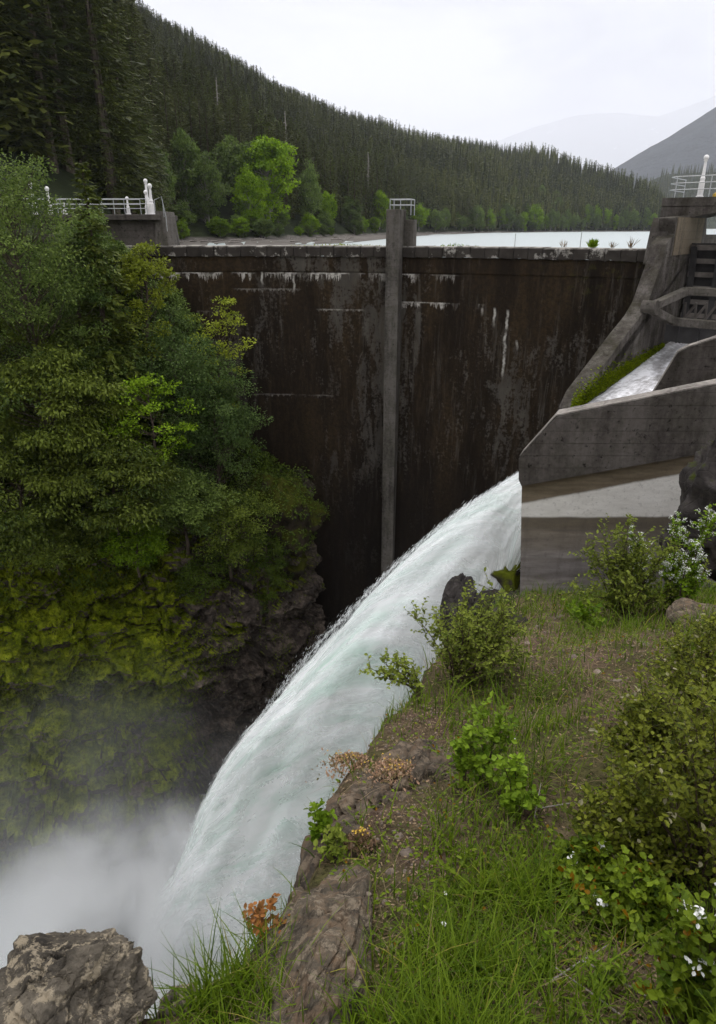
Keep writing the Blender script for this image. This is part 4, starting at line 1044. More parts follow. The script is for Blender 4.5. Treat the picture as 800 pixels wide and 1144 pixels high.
# ================================================================== gorge: left bank and cliff
prof_l = [
 [(-420, 250, 60), (-420, 300, 44), (-400, 420, 36), (-380, 600, 30), (-360, 700, 28), (-340, 900, 27), (-330, 1250, 26)],
 [(-150, 250, 60), (-150, 290, 45), (-150, 420, 37), (-150, 605, 31.5), (-150, 740, 29.5), (-140, 920, 28.5), (-140, 1250, 27)],
 [(0, 250, 60), (0, 285, 46), (0, 430, 38), (0, 612, 33), (5, 750, 31), (0, 900, 30.4), (0, 1200, 29)],
 [(60, 252, 60), (60, 290, 46), (65, 430, 39), (70, 618, 34.5), (80, 745, 32.4), (90, 880, 31.6), (90, 1180, 30.5)],
 [(110, 254, 60), (110, 292, 46), (120, 430, 40), (130, 625, 35.5), (140, 745, 33), (150, 870, 32.6), (150, 1150, 31.5)],
 [(160, 258, 60), (160, 300, 46), (180, 440, 41), (190, 632, 36.3), (200, 730, 34.0), (205, 840, 34.6), (205, 1100, 33.5)],
 [(178, 262, 60), (185, 320, 46.4), (240, 470, 42), (255, 620, 37.4), (252, 730, 35.8), (245, 840, 36.5), (240, 1080, 35)],
 [(182, 268, 60), (190, 340, 46.6), (280, 490, 43), (305, 570, 39.6), (300, 680, 38.4), (275, 800, 38.6), (265, 1040, 37)],
 [(186, 274, 60), (193, 360, 47), (285, 500, 44), (335, 560, 42.0), (330, 690, 41), (310, 790, 41), (300, 1000, 40)],
 [(190, 280, 60), (196, 370, 49), (285, 505, 47), (345, 570, 46), (350, 690, 45), (330, 780, 44), (320, 980, 43)],
]
G = np.array([[at(*c) for c in row] for row in prof_l])
G[:, 0, 2] = np.minimum(G[:, 0, 2], -0.9); G[:, 0, 2] = -1.1
def resample(G, nu, nv):
    def cr(P, n):                       # Catmull-Rom along axis 0
        m = len(P); t = np.linspace(0, m - 1.0001, n); i = t.astype(int); f = (t - i).reshape((-1,) + (1,) * (P.ndim - 1))
        g = lambda k: P[np.clip(k, 0, m - 1)]
        a, b, c, d = g(i - 1), g(i), g(i + 1), g(i + 2)
        return 0.5 * (2 * b + (c - a) * f + (2 * a - 5 * b + 4 * c - d) * f ** 2 + (3 * b - a - 3 * c + d) * f ** 3)
    return cr(cr(G, nu).swapaxes(0, 1), nv).swapaxes(0, 1)
S = resample(G, 330, 320)
def grid_normals(S):
    n = unit(np.cross(np.gradient(S, axis=0), np.gradient(S, axis=1)))
    return n
SN = grid_normals(S)
if SN[150, 160] @ np.array([.3, -1, .3]) < 0: SN = -SN
cl = sstep(-14.5, -17.5, S[..., 2])                       # 0 on the slope, 1 on the cliff
Qs = S * np.array([1, 1, 1.4])
def cells(P, seed):
    I = np.floor(P).astype(np.int64); f1 = np.full(P.shape[:-1], 9.0); f2 = f1.copy(); idv = np.zeros(P.shape[:-1])
    for dx in (-1, 0, 1):
        for dy in (-1, 0, 1):
            for dz in (-1, 0, 1):
                c = I + np.array([dx, dy, dz]); h_ = [_hash(c[..., 0], c[..., 1], c[..., 2], seed + q) for q in range(4)]
                d = np.sqrt(((c + np.stack(h_[:3], -1) - P) ** 2).sum(-1)); n1 = d < f1
                f2 = np.where(n1, f1, np.minimum(f2, d)); idv = np.where(n1, h_[3], idv); f1 = np.where(n1, d, f1)
    return f2 - f1, idv
warp = np.stack([vnoise(S, .6, 81), vnoise(S, .6, 82), vnoise(S, .6, 83)], -1) * .8 + np.stack([fbm(S, 1.4, 3, 85), fbm(S, 1.4, 3, 86), fbm(S, 1.4, 3, 87)], -1) * .25
e1, i1 = cells((S + warp) * np.array([.26, .26, .55]) + 500, 5); e2, i2 = cells((S + warp) * np.array([.7, .7, 1.5]) + 500, 9)
cm = sstep(-.25, .35, fbm(S, .35, 3, 91))
blocky = (i1 - .5) * 1.7 - .45 * cm * np.exp(-(e1 / .05) ** 2) + (i2 - .5) * .75 - .22 * (1 - cm) * np.exp(-(e2 / .07) ** 2)
blk = blocky + ridged(Qs, 0.16, 5, 21) * 0.6 + fbm(Qs, 0.7, 4, 33) * 0.42
# ledges: terrace the offset in z so that the rock reads as stepped blocks
stp = np.abs(((S[..., 2] + 1.2 * vnoise(S, 0.25, 4)) * 0.45) % 1.0 - 0.5) * 1.3
# a dark cleft that runs down the cliff
S2 = S + SN * (cl * (blk + stp * .5 - 0.3))[..., None] + SN * ((1 - cl) * fbm(S, 0.35, 4, 2) * 0.7)[..., None]
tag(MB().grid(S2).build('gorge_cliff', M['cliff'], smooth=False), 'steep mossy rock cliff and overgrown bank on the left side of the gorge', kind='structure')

# two overhanging mossy rock noses by the dam
def rock(name, c, size, mat, label, cat='rock', grp=None, seed=0, rot=(0, 0, 0), amp=0.28, sub=56, freq=1.0, cuts=9, cutd=0.72, parent=None, smooth=True, crack=0.0):
    g = np.random.default_rng(seed)
    th = np.linspace(0, np.pi, sub // 2 + 1)[:, None]; ph = np.linspace(0, 2 * np.pi, sub, endpoint=False)[None]
    U = np.stack([np.sin(th) * np.cos(ph), np.sin(th) * np.sin(ph), np.cos(th) + 0 * ph], -1)
    r = np.ones(U.shape[:2])
    for _ in range(cuts):
        n = unit(g.normal(0, 1, 3)); dd = U @ n; lim = cutd * g.uniform(.85, 1.15)
        r = np.where(dd > 1e-3, np.minimum(r, lim / np.maximum(dd, 1e-3)), r)
    V = U * r[..., None]
    off = ridged(V + seed * 3.1, 1.3 * freq, 6, seed) * amp * .32 + fbm(V + seed, 3.2 * freq, 6, seed + 1, .55) * amp * .3
    if crack:
        ee, ci = cells(V * np.array([2.2, 2.2, 3.4]) + .35 * fbm(V, 2.0, 3, seed)[..., None] + 500, seed)
        off = off + crack * ((ci - .5) * 1.2 - .6 * np.exp(-(ee / .06) ** 2))
    V = V * (1 + off)[..., None] * np.asarray(size, float)
    from mathutils import Euler
    Rm = np.array(Euler(rot).to_matrix()); V = V @ Rm.T
    V[0] = V[0].mean(0); V[-1] = V[-1].mean(0)
    o = MB().grid(V, wrap=True).build(name, M[mat], parent, smooth=smooth)
    o.location = c
    if parent is None: tag(o, label, cat, grp)
    return o
nose_rock = rock('mossy_rock', at(318, 575, 40.2), (2.5, 2.2, 2.6), 'rock_nose', 'brown and green rock nose jutting from the left bank in front of the dam', seed=3, rot=(0, .35, .3), amp=.4)
rock('mossy_rock', at(318, 632, 40.6), (1.6, 1.6, 1.2), 'rock_nose', 'smaller mossy rock tucked under the brown rock nose', seed=5, amp=.4)
rock('mossy_rock', at(571, 645, 21.4), (.75, .7, 1.1), 'rock_moss', 'bright mossy rock at the foot of the chute wall beside the jet', seed=9, amp=.5)
rock('mossy_rock', at(566, 700, 20.8), (1.3, 1.0, 1.6), 'rock_dark', 'dark wet rock below the bright mossy one', seed=10, amp=.5)

def cover(o, n, L, W, mat, name, seed, upz=.0):
    g = np.random.default_rng(seed); m_ = o.data; nv_ = len(m_.polygons)
    c = np.zeros(nv_ * 3); m_.polygons.foreach_get('center', c); nn = np.zeros(nv_ * 3); m_.polygons.foreach_get('normal', nn); c = c.reshape(-1, 3); nn = nn.reshape(-1, 3); nn *= np.sign((nn * c).sum(1, keepdims=True) + 1e-9)
    ar = np.zeros(nv_); m_.polygons.foreach_get('area', ar); ii = g.choice(nv_, n, p=ar / ar.sum()); ii = ii[(nn[ii, 2] + fbm(c[ii], .9, 3, seed) * .8) > upz]; k = len(ii)
    MB().leaves(c[ii] + g.normal(0, .08, (k, 3)), nn[ii] * .5 + g.normal(0, .5, (k, 3)) - zz_ * .5, nn[ii] + zz_ + g.normal(0, .4, (k, 3)), L * g.uniform(.5, 1.3, k), W, shape='diamond').build(name, M[mat], o)
cover(nose_rock, 9000, .16, .05, 'ivy', 'clinging_plants', 5, -.05)
# river
n = 60
xs = np.linspace(-40, 26, n); ys = np.linspace(6, 52, n)
Pr = np.stack(np.meshgrid(xs, ys, indexing='ij') + [np.full((n, n), RIVER)], -1)
Pr[..., 2] += fbm(Pr, 0.35, 4, 7) * 0.3
tag(MB().grid(Pr).build('river', M['river'], smooth=True), 'white foaming river at the bottom of the gorge', kind='structure')
# base ground under everything so that no gap opens between the pieces
bx = MB().grid(np.array([[[x, y, RIVER - 4.0] for y in (-60, 0, 60)] for x in (-120, 0, 120)]))
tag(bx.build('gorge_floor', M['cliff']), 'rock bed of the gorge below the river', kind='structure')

# ================================================================== the jet
UPP = [(606, 508), (581, 523), (541, 548), (503, 574), (443, 625), (388, 681), (331, 743), (272, 824), (229, 895), (191, 970), (156, 1048), (120, 1150), (80, 1280)]
LOW = [(606, 620), (581, 640), (566, 690), (548, 730), (515, 800), (480, 880), (450, 950), (420, 1040), (385, 1120), (350, 1210), (320, 1300), (290, 1400), (270, 1540)]
YJ = [23.4, 22.9, 22.6, 22.5, 22.4, 22.3, 22.2, 22.2, 22.3, 22.4, 22.5, 22.6, 22.8]
YL = [21.2, 21.2, 21.1, 21.0, 20.9, 20.8, 20.8, 20.8, 20.8, 20.9, 21.0, 21.1, 21.2]
def cr1(P, n):
    P = np.asarray(P, float); m = len(P); t = np.linspace(0, m - 1.0001, n); i = t.astype(int); f = (t - i)[:, None]
    g = lambda k: P[np.clip(k, 0, m - 1)]
    a, b, c, d = g(i - 1), g(i), g(i + 1), g(i + 2)
    return 0.5 * (2 * b + (c - a) * f + (2 * a - 5 * b + 4 * c - d) * f ** 2 + (3 * b - a - 3 * c + d) * f ** 3)
Uw = cr1([at(*p, y) for p, y in zip(UPP, YJ)], 420); Lw = cr1([at(*p, y) for p, y in zip(LOW, YL)], 420)
cen = (Uw + Lw) / 2; hv = (Uw - Lw) / 2; hl = np.linalg.norm(hv, axis=1)
flow = np.concatenate([[0], np.cumsum(np.linalg.norm(np.diff(cen, axis=0), axis=1))])
Tg = unit(np.gradient(cen, axis=0)); hu = hv / hl[:, None]; vw = unit(cen); dp = vw.copy()
if True: dp = dp * np.sign((dp * np.cross(Tg, hu)).sum(1, keepdims=True))
NA = 160
ang = np.linspace(0, 2 * np.pi, NA, endpoint=False)
def jet_surface(grow, amp, seed):
    prog = np.clip(flow / 22, 0.0, 1)
    ea = np.sign(np.cos(ang)) * np.abs(np.cos(ang)) ** 0.9; eb = np.sin(ang)
    P = cen[:, None] + ea[None, :, None] * (hl + grow)[:, None, None] * hu[:, None] + eb[None, :, None] * (hl * 0.5 + grow)[:, None, None] * dp[:, None]
    nr = unit(ea[None, :, None] * hu[:, None] / 1.0 + eb[None, :, None] * dp[:, None] / 0.5)
    per = np.stack([np.cos(ang), np.sin(ang)], -1) * 2.6
    q = np.stack([np.repeat(flow[:, None], NA, 1) * 0.20, np.repeat(per[None, :, 0], len(flow), 0), np.repeat(per[None, :, 1], len(flow), 0)], -1)
    q[..., 1:] *= (0.55 + 0.35 * hl[:, None, None] / hl[0])
    # strands lean backwards with the fall, so shear the pattern
    q[..., 0] += 0.12 * vnoise(q * np.array([2, 1, 1]), 1.3, seed + 5)
    d1 = fbm(q * np.array([.7, .42, .42]), 1.0, 2, seed); d2 = fbm(q * np.array([2.6, 1.7, 1.7]), 1.0, 4, seed + 3)
    disp = amp * (0.3 + 0.5 * prog)[:, None] * (0.62 * d1 + 0.13 * d2 - .5)
    P = P + nr * disp[..., None]
    att = np.stack([np.repeat(flow[:, None], NA, 1), np.repeat((ang * 2.0)[None], len(flow), 0)], -1)
    # pattern coordinate around the jet folds at the back so that it has no seam
    att[..., 1] = np.abs(((ang[None] + np.pi / 2) % (2 * np.pi)) - np.pi) * (hl[:, None] * 0.9)
    return P, att
jet = None
P_, A_ = jet_surface(0.0, 1.0, 40)
jet = MB().grid(P_, att=A_, wrap=True).build('water_jet', M['jet'], smooth=True, att=True)
tag(jet, 'huge white jet of water arcing out of the spillway down into the gorge', kind='structure')
for k, gw in enumerate((0.05, 0.12, 0.20)):
    P_, A_ = jet_surface(gw, 1.1 + .1 * k, 40)
    MB().grid(P_[::2], att=A_[::2], wrap=True).build('spray', M['spray'][k], jet, smooth=True, att=True)

# torn flecks of water flying off the edges, stretched along the flow
gj = np.random.default_rng(17); n = 16000
i = np.clip((gj.random(n) ** .8 * 415).astype(int), 2, 417); top_ = gj.random(n) < .72; aa = np.where(top_, gj.normal(0, .38, n), np.pi + gj.normal(0, .3, n))
ex = gj.exponential(.045, n) * (.5 + flow[i] / 16)
C = cen[i] + np.cos(aa)[:, None] * (hl[i] + ex - .12)[:, None] * hu[i] + np.sin(aa)[:, None] * (hl[i] * .5 + ex - .1)[:, None] * dp[i]
MB().leaves(C, Tg[i] + gj.normal(0, .10, (n, 3)), gj.normal(0, 1, (n, 3)), gj.uniform(.08, .28, n), gj.uniform(.003, .007, n), shape='diamond').build('flecks', M['fleck'], jet)

# ================================================================== mist at the plunge
def mist(name, c, size, dens, label, seed, scale=0.22, lo=0.42, hi=0.72):
    th = np.linspace(0, np.pi, 17)[:, None]; ph = np.linspace(0, 2 * np.pi, 32, endpoint=False)[None]
    U = np.stack([np.sin(th) * np.cos(ph), np.sin(th) * np.sin(ph), np.cos(th) + 0 * ph], -1)
    k = bpy.data.materials.new(name); k.use_nodes = True; t = k.node_tree; t.nodes.clear()
    out = t.nodes.new('ShaderNodeOutputMaterial'); vol = t.nodes.new('ShaderNodeVolumePrincipled'); t.links.new(vol.outputs[0], out.inputs['Volume'])
    vol.inputs['Color'].default_value = (0.97, 0.975, 0.98, 1); vol.inputs['Anisotropy'].default_value = 0.1
    tc = t.nodes.new('ShaderNodeTexCoord')
    ln = t.nodes.new('ShaderNodeVectorMath'); ln.operation = 'LENGTH'
    dv_ = t.nodes.new('ShaderNodeVectorMath'); dv_.operation = 'DIVIDE'; t.links.new(tc.outputs['Object'], dv_.inputs[0]); dv_.inputs[1].default_value = size
    t.links.new(dv_.outputs[0], ln.inputs[0])
    fall = t.nodes.new('ShaderNodeMapRange'); fall.interpolation_type = 'SMOOTHSTEP'; t.links.new(ln.outputs['Value'], fall.inputs[0])
    for i, v in enumerate((0.15, 1.0, 1.0, 0.0)): fall.inputs[i + 1].default_value = v
    no = t.nodes.new('ShaderNodeTexNoise'); t.links.new(tc.outputs['Object'], no.inputs['Vector']); no.inputs['Scale'].default_value = scale
    no.inputs['Detail'].default_value = 4; no.inputs['Roughness'].default_value = 0.5; no.inputs['Distortion'].default_value = 0.6
    nr = t.nodes.new('ShaderNodeMapRange'); nr.interpolation_type = 'SMOOTHSTEP'; t.links.new(no.outputs['Fac'], nr.inputs[0])
    for i, v in enumerate((lo, hi, 0.0, 1.0)): nr.inputs[i + 1].default_value = v
    m1 = t.nodes.new('ShaderNodeMath'); m1.operation = 'MULTIPLY'; t.links.new(fall.outputs[0], m1.inputs[0]); t.links.new(nr.outputs[0], m1.inputs[1])
    m2 = t.nodes.new('ShaderNodeMath'); m2.operation = 'MULTIPLY'; t.links.new(m1.outputs[0], m2.inputs[0]); m2.inputs[1].default_value = dens
    t.links.new(m2.outputs[0], vol.inputs['Density'])
    o = MB().grid((U * np.asarray(size, float))[:, ::-1], wrap=True).build(name, k); o.location = c
    return tag(o, label, kind='stuff')
mist('mist', at(165, 1090, 21.5), (10.0, 7.5, 9.8), 1.5, 'thick white mist boiling up where the jet hits the river', 1, 0.26, 0.42, 0.60)
mist('thin_mist', at(90, 930, 24.0), (14.0, 9.0, 10.5), 0.038, 'thin grey spray drifting in front of the left cliff', 2, 0.17, 0.34, 0.68)

mist('low_mist', at(60, 1050, 26.0), (13.0, 8.0, 4.5), 0.6, 'low white mist lying on the river at the left', 4, 0.24, 0.34, 0.60)
mist('drifting_mist', at(345, 1040, 18.6), (6.5, 2.6, 8.5), 0.16, 'soft mist drifting off the shaded right side of the jet', 3, 0.25, 0.30, 0.7)

# ================================================================== left bank plants
def plant(name, pxc, pyc, Y, rx_px, rz_px, n_cl, per, L, W, mat, seed, label, cat='shrub', grp=None, flat=.55, shape='diamond', trunkm='bark', spread=.9, droop=.15, gap=0.0):
    c = at(pxc, pyc, Y); d = c @ FWD; rx, rz = rx_px * d / F, rz_px * d / F / .95
    h = rz * 2.15; cz = 0.52
    tr, cr = decid(h, rx, rz, n_cl, per, L, W, seed, cz=cz, spread=spread, flat=flat, shape=shape, trunk_r=0.012 * h + .03, droop=droop, gap=gap)
    e = empty(name, c - np.array([0, 0, h * cz]), label, cat, grp, 0)
    tr.build('trunk', M[trunkm], e); cr.build('crown', M[mat], e); return e
BANK = 'plants on the left bank'
plant('broadleaf_tree', 25, 300, 35.5, 78, 108, 150, 150, .17, .045, 'greygreen', 51, 'big grey green tree at the left edge below the railing', 'tree', BANK)
plant('broadleaf_tree', 85, 330, 37.0, 40, 70, 70, 130, .16, .045, 'alder', 52, 'soft green leafy tree between the big grey green tree and the dark conifer', 'tree', BANK)
plant('broadleaf_tree', 160, 330, 39.2, 30, 62, 60, 85, .19, .06, 'yellowgreen', 53, 'yellow green young maple hanging in front of the abutment block', 'tree', BANK, gap=.1)
plant('shrub', 243, 405, 41.0, 34, 58, 60, 50, .17, .05, 'yellowgreen', 54, 'sparse yellowish shrub hanging over the dam face', 'shrub', BANK, gap=.15, flat=.3)
plant('broadleaf_tree', 205, 440, 39.0, 58, 66, 120, 160, .15, .04, 'bluegreen', 55, 'dense blue green shrubby tree against the dam face', 'tree', BANK)
plant('shrub', 238, 490, 38.2, 48, 58, 100, 150, .14, .04, 'bluegreen', 56, 'blue green shrub on the rim nearest the brown rock nose', 'shrub', BANK)
plant('shrub', 168, 478, 35.3, 42, 56, 60, 80, .17, .055, 'bright', 57, 'bright fresh green shrub in the middle of the left bank', 'shrub', BANK, gap=.22, flat=.32)
plant('cedar_tree', 60, 455, 34.0, 72, 66, 130, 160, .24, .055, 'cedar', 58, 'dark green cedar with drooping sprays under the big grey green tree', 'tree', BANK, droop=.9, flat=.4)
plant('cedar_tree', 20, 545, 32.6, 78, 60, 130, 160, .24, .055, 'cedar', 59, 'drooping cedar boughs at the left edge of the cliff rim', 'tree', BANK, droop=.9, flat=.4)
plant('cedar_tree', 125, 540, 33.4, 62, 52, 120, 160, .22, .05, 'cedar', 60, 'mid green drooping cedar below the bright fresh green shrub', 'tree', BANK, droop=.9, flat=.4)
plant('shrub', 205, 560, 35.6, 48, 42, 90, 150, .15, .045, 'greygreen', 61, 'grey green shrub on the cliff rim left of the brown rock nose', 'shrub', BANK)
plant('shrub', 255, 585, 36.6, 46, 44, 90, 140, .13, .04, 'cedar', 62, 'low hanging green shrub spilling over the rim beside the rock nose', 'shrub', BANK)
plant('shrub', 150, 606, 33.8, 34, 24, 60, 120, .15, .05, 'bright', 63, 'low bright green bush on the lip of the mossy cliff', 'shrub', BANK)
plant('shrub', 60, 606, 32.6, 50, 20, 60, 120, .15, .05, 'cedar', 64, 'low dull green bush on the cliff lip at the left', 'shrub', BANK)
plant('shrub', 20, 400, 36.5, 55, 50, 90, 140, .17, .05, 'cedar', 65, 'dark shrub mass between the big tree and the drooping cedar', 'shrub', BANK)
plant('shrub', 120, 420, 38.0, 42, 48, 90, 130, .17, .05, 'greygreen', 66, 'grey green shrub at the foot of the dark conifer', 'shrub', BANK)
plant('shrub', 190, 365, 42.0, 30, 40, 60, 100, .16, .05, 'alder', 67, 'soft green bush beside the right corner of the abutment', 'shrub', BANK)
plant('shrub', 225, 640, 36.0, 34, 26, 60, 110, .13, .04, 'ivy', 68, 'dull green shrub hanging down the cliff under the grey green shrub', 'shrub', BANK, droop=.6)
plant('shrub', 295, 640, 37.6, 26, 44, 70, 110, .12, .035, 'ivy', 69, 'green creeper hanging below the brown rock nose', 'shrub', BANK, droop=.8)
plant('shrub', 284, 560, 40.2, 30, 34, 50, 80, .12, .035, 'greygreen', 70, 'thin brownish green bush growing on top of the rock nose', 'shrub', BANK)
plant('shrub', -20, 300, 39.0, 60, 70, 80, 110, .18, .055, 'alder', 71, 'leafy bush cut by the left picture edge behind the big tree', 'shrub', BANK)
plant('shrub', 98, 272, 43.0, 30, 30, 60, 110, .16, .045, 'alder', 72, 'soft green bush hiding the front of the abutment under the left railing', 'shrub', BANK)
plant('shrub', 128, 300, 42.0, 28, 32, 60, 110, .16, .045, 'greygreen', 73, 'grey green bush against the abutment between the dark conifer and the yellow green maple', 'shrub', BANK)
# dark conifer in the middle of the left bank
c = at(135, 500, 37.6); hcon = (500 - 222) * (c @ FWD) / F / .97
tr, cr = conifer(hcon, 3.3, 46, 11, 15, .48, .09, 77, bare=.04, droop=.42)
e = empty('conifer_tree', c, 'dark conifer standing alone on the left bank in front of the railing', 'tree', BANK); tr.build('trunk', M['bark'], e); cr.build('crown', M['needle_b'], e)

# ground cover on the bank and moss tufts on the cliff
g = np.random.default_rng(90); nu, nv = S2.shape[:2]
SN2 = grid_normals(S2); SN2 *= np.sign((SN2 * SN).sum(-1, keepdims=True))
def scatter(n, mask_fn, L, W, mat, name, label, out=.05):
    i, j = g.integers(0, nu - 1, n), g.integers(20, nv - 1, n); f1, f2 = g.random((n, 1)), g.random((n, 1))
    Pp = S2[i, j] * (1 - f1) * (1 - f2) + S2[i + 1, j] * f1 * (1 - f2) + S2[i, j + 1] * (1 - f1) * f2 + S2[i + 1, j + 1] * f1 * f2
    nn = SN2[i, j]; m = mask_fn(Pp, nn); Pp, nn = Pp[m], nn[m]; k = len(Pp)
    o = MB().leaves(Pp + nn * g.uniform(0, out, (k, 1)), nn * .5 + g.normal(0, .5, (k, 3)) - zz_ * .55, nn + zz_ * .6 + g.normal(0, .5, (k, 3)), L * g.uniform(.5, 1.3, k), W, shape='diamond').build(name, M[mat])
    tag(o, label, kind='stuff')
scatter(90000, lambda P, n: (P[:, 2] > -19) & (fbm(P, .5, 4, 6) + np.clip((P[:, 2] + 17.5) * .35, -1, 1) > -.15), .22, .06, 'ivy', 'ground_cover', 'low green ground cover over the left bank and the cliff lip', .35)
scatter(110000, lambda P, n: (P[:, 2] < -15.5) & (P[:, 2] > -32) & (fbm(P * np.array([1, 1, .7]), .45, 5, 8) * 1.3 + n[:, 2] * 1.0 - .26 + np.interp(P[:, 0], [-14, -9], [.10, -.35]) + np.interp(P[:, 2], [-32, -20], [-.35, .1]) > .0), .10, .035, 'moss', 'moss', 'yellow green moss cushions on the left cliff', .08)

# ================================================================== foreground bluff
EDGE_PX = [(640, 560), (583, 668), (552, 676), (505, 700), (470, 742), (440, 775), (408, 812), (386, 846), (368, 884), (354, 930), (335, 972), (312, 1010), (284, 1050), (254, 1084), (216, 1108), (185, 1118), (90, 1122), (-60, 1130), (-300, 1150)]
def gplane(x, y): return -1.9 - 0.47 * y + 0.10 * x * np.clip(y / 5, 0.15, 1.0) * np.clip((19 - y) / 14, 0, 1)
def to_ground(px, py):
    d = ray(px, py); t = 1.0
    for _ in range(80):
        P = d * t; t = t * 1.0 + 0.6 * (P[2] - gplane(P[0], P[1])) / max(.05, (-d[2] - .47 * d[1]) + .25) * .5
        t = max(t, .2)
    return d * t
EDGE = np.array([to_ground(*p)[:2] for p in EDGE_PX[1:]])
EDGE = np.vstack([[EDGE[0] + np.array([.9, 5.0])], EDGE])
LAND = np.vstack([EDGE, [[-60, EDGE[-1][1]], [-60, -40], [80, -40], [80, 60], [EDGE[0][0], 60]]])
def in_land(x, y):
    ins = np.zeros(x.shape, bool)
    for a, b in zip(LAND, np.roll(LAND, -1, 0)):
        c_ = ((a[1] > y) != (b[1] > y)) & (x < (b[0] - a[0]) * (y - a[1]) / (b[1] - a[1] + 1e-12) + a[0]); ins ^= c_
    return ins
def edge_dist(x, y):
    """signed distance to the cliff edge in plan: positive over the drop"""
    P = np.stack([x, y], -1); best = np.full(x.shape, 1e9); sgn = np.zeros(x.shape)
    for a, b in zip(EDGE[:-1], EDGE[1:]):
        ab = b - a; t = np.clip(((P - a) @ ab) / (ab @ ab), 0, 1); q = a + t[..., None] * ab; dd = np.linalg.norm(P - q, axis=-1)
        cr_ = ab[0] * (P[..., 1] - a[1]) - ab[1] * (P[..., 0] - a[0])
        m = dd < best; best = np.where(m, dd, best)
    return best * np.where(in_land(x, y), -1, 1)
def ground_z(x, y):
    x = np.asarray(x, float); y = np.asarray(y, float)
    P = np.stack([x, y, 0 * x], -1)
    z = gplane(x, y) + fbm(P, .5, 4, 3) * .16 * np.clip(y / 4, .25, 1.3) + fbm(P, 2.2, 3, 5) * .045
    d = edge_dist(x, y) + fbm(P, 1.3, 3, 12) * .12 * np.clip(y / 4, .4, 2)
    d2 = np.clip(d + .12 * np.clip(y / 3, .3, 2), 0, None)
    z = z - np.minimum(d2 * 0.5 + d2 ** 1.6 * 5.0, 40) - 0
    return np.maximum(z, RIVER - 3)
yy = np.concatenate([np.linspace(-6, .6, 12), .6 + np.geomspace(.02, 26, 250)])
ss = np.linspace(-1.5, 1.7, 300)
YY, SS = np.meshgrid(yy, ss, indexing='ij'); XX = SS * (np.abs(YY) * .9 + 1.6)
ZZ = ground_z(XX, YY)
# side of the bluff that faces the water stays rough rock
GP = np.stack([XX, YY, ZZ], -1)
rockm = sstep(0.0, .5, edge_dist(XX, YY))
GP[..., 0] += rockm * fbm(GP, .9, 4, 44) * .35; GP[..., 1] += rockm * fbm(GP, .9, 4, 45) * .2
M_ground = M['soil']
mb = MB().grid(GP); q_ = mb.f[0][0]; steep = (GP.reshape(-1, 3)[q_][:, :, 2].ptp(1) if hasattr(np.ndarray, 'ptp') else np.ptp(GP.reshape(-1, 3)[q_][:, :, 2], axis=1))
ed = edge_dist(XX, YY).reshape(-1)[q_].mean(1)
a_, b_ = q_[ed <= .10], q_[ed > .10]
mb.f = [(a_, 0, np.full(len(a_), .5)), (b_, 1, np.full(len(b_), .5))]
tag(mb.build('ground', [M['soil'], M['rock_dark']], smooth=True), 'sloping stony bluff top with soil, rock and litter in the foreground', kind='structure')
def gp(px, py):
    """point of the bluff seen through a photo pixel"""
    d = ray(px, py); ts = np.geomspace(.8, 40, 900); P = d[None] * ts[:, None]
    below = P[:, 2] < ground_z(P[:, 0], P[:, 1]); i = int(np.argmax(below)) if below.any() else 899
    best = P[i]
    for bv in ROCKS:
        h_ = bv.ray_cast(Vector((0, 0, 0)), Vector(d).normalized())
        if h_[0] is not None and h_[3] < np.linalg.norm(best): best = np.array(h_[0])
    return best
ROCKS = []
from mathutils.bvhtree import BVHTree
def solid(o):
    m_ = o.data; off = Vector(o.location); ROCKS.append(BVHTree.FromPolygons([v.co + off for v in m_.vertices], [tuple(p.vertices) for p in m_.polygons])); return o

# rocks of the foreground
def prock(name, px, py, lift, wpx, hpx, dpth, mat, label, seed, rot=(0, 0, 0), grp=None, **kw):
    c = gp(px, py); d = c @ FWD; k = d / F
    return rock(name, c + zz_ * lift, (wpx * k / 2, dpth / 2, hpx * k / 2), mat, label, 'rock', grp, seed, rot, **kw)
rock('boulder', at(78, 1128, 1.62), (.29, .30, .25), 'rock_brown', 'large lichen patched brown boulder at the lower left corner', seed=12, rot=(.1, .25, .2), amp=.26, sub=240, cuts=14, cutd=.80, crack=.07, smooth=False)
rock('stone', at(212, 1150, 1.72), (.11, .14, .13), 'rock_brown', 'small grey brown rock in the grass right of the large boulder', 'rock', seed=22, rot=(.2, -.4, .5), amp=.35, sub=90, cuts=10, cutd=.75)
_c = [gp(352, 1085), gp(428, 880), gp(382, 960)]
solid(rock('rock_slab', _c[0] + np.array([.02, .05, -.10]), (.29, .74, .30), 'rock_slab', 'big orange brown rock slab with pale patches at the cliff edge', seed=31, rot=(-.42, .55, -.34), amp=.20, sub=240, cuts=12, cutd=.78, crack=.07, smooth=False))
solid(rock('rock_ledge', _c[1] + np.array([.20, .06, -.25]), (.52, .90, .31), 'rock_ledge', 'grey rock ledge with stonecrop growing on it at the cliff edge', seed=33, rot=(-.4, .1, -.35), amp=.28, sub=240, cuts=12, cutd=.78, crack=.09, smooth=False))
solid(rock('rock_slab', _c[2] + np.array([-.08, .1, -.2]), (.20, .40, .26), 'rock_ledge', 'narrow dark rock step between the ledge and the big slab', seed=36, rot=(-.4, .3, -.2), amp=.3, sub=90))
rock('rock', gp(545, 705) + np.array([-.62, .15, .30]), (.36, .4, .75), 'rock_dark', 'upright dark rock standing at the edge behind the shrub by the jet', seed=41, rot=(0, .1, .2), amp=.4, cuts=10, cutd=.75, crack=.06, smooth=False)
prock('rock', 560, 700, -.1, 60, 46, 1.0, 'rock_dark', 'dark low rock between the shrub and the foot of the chute wall', 43, (0, .2, .5), amp=.4)
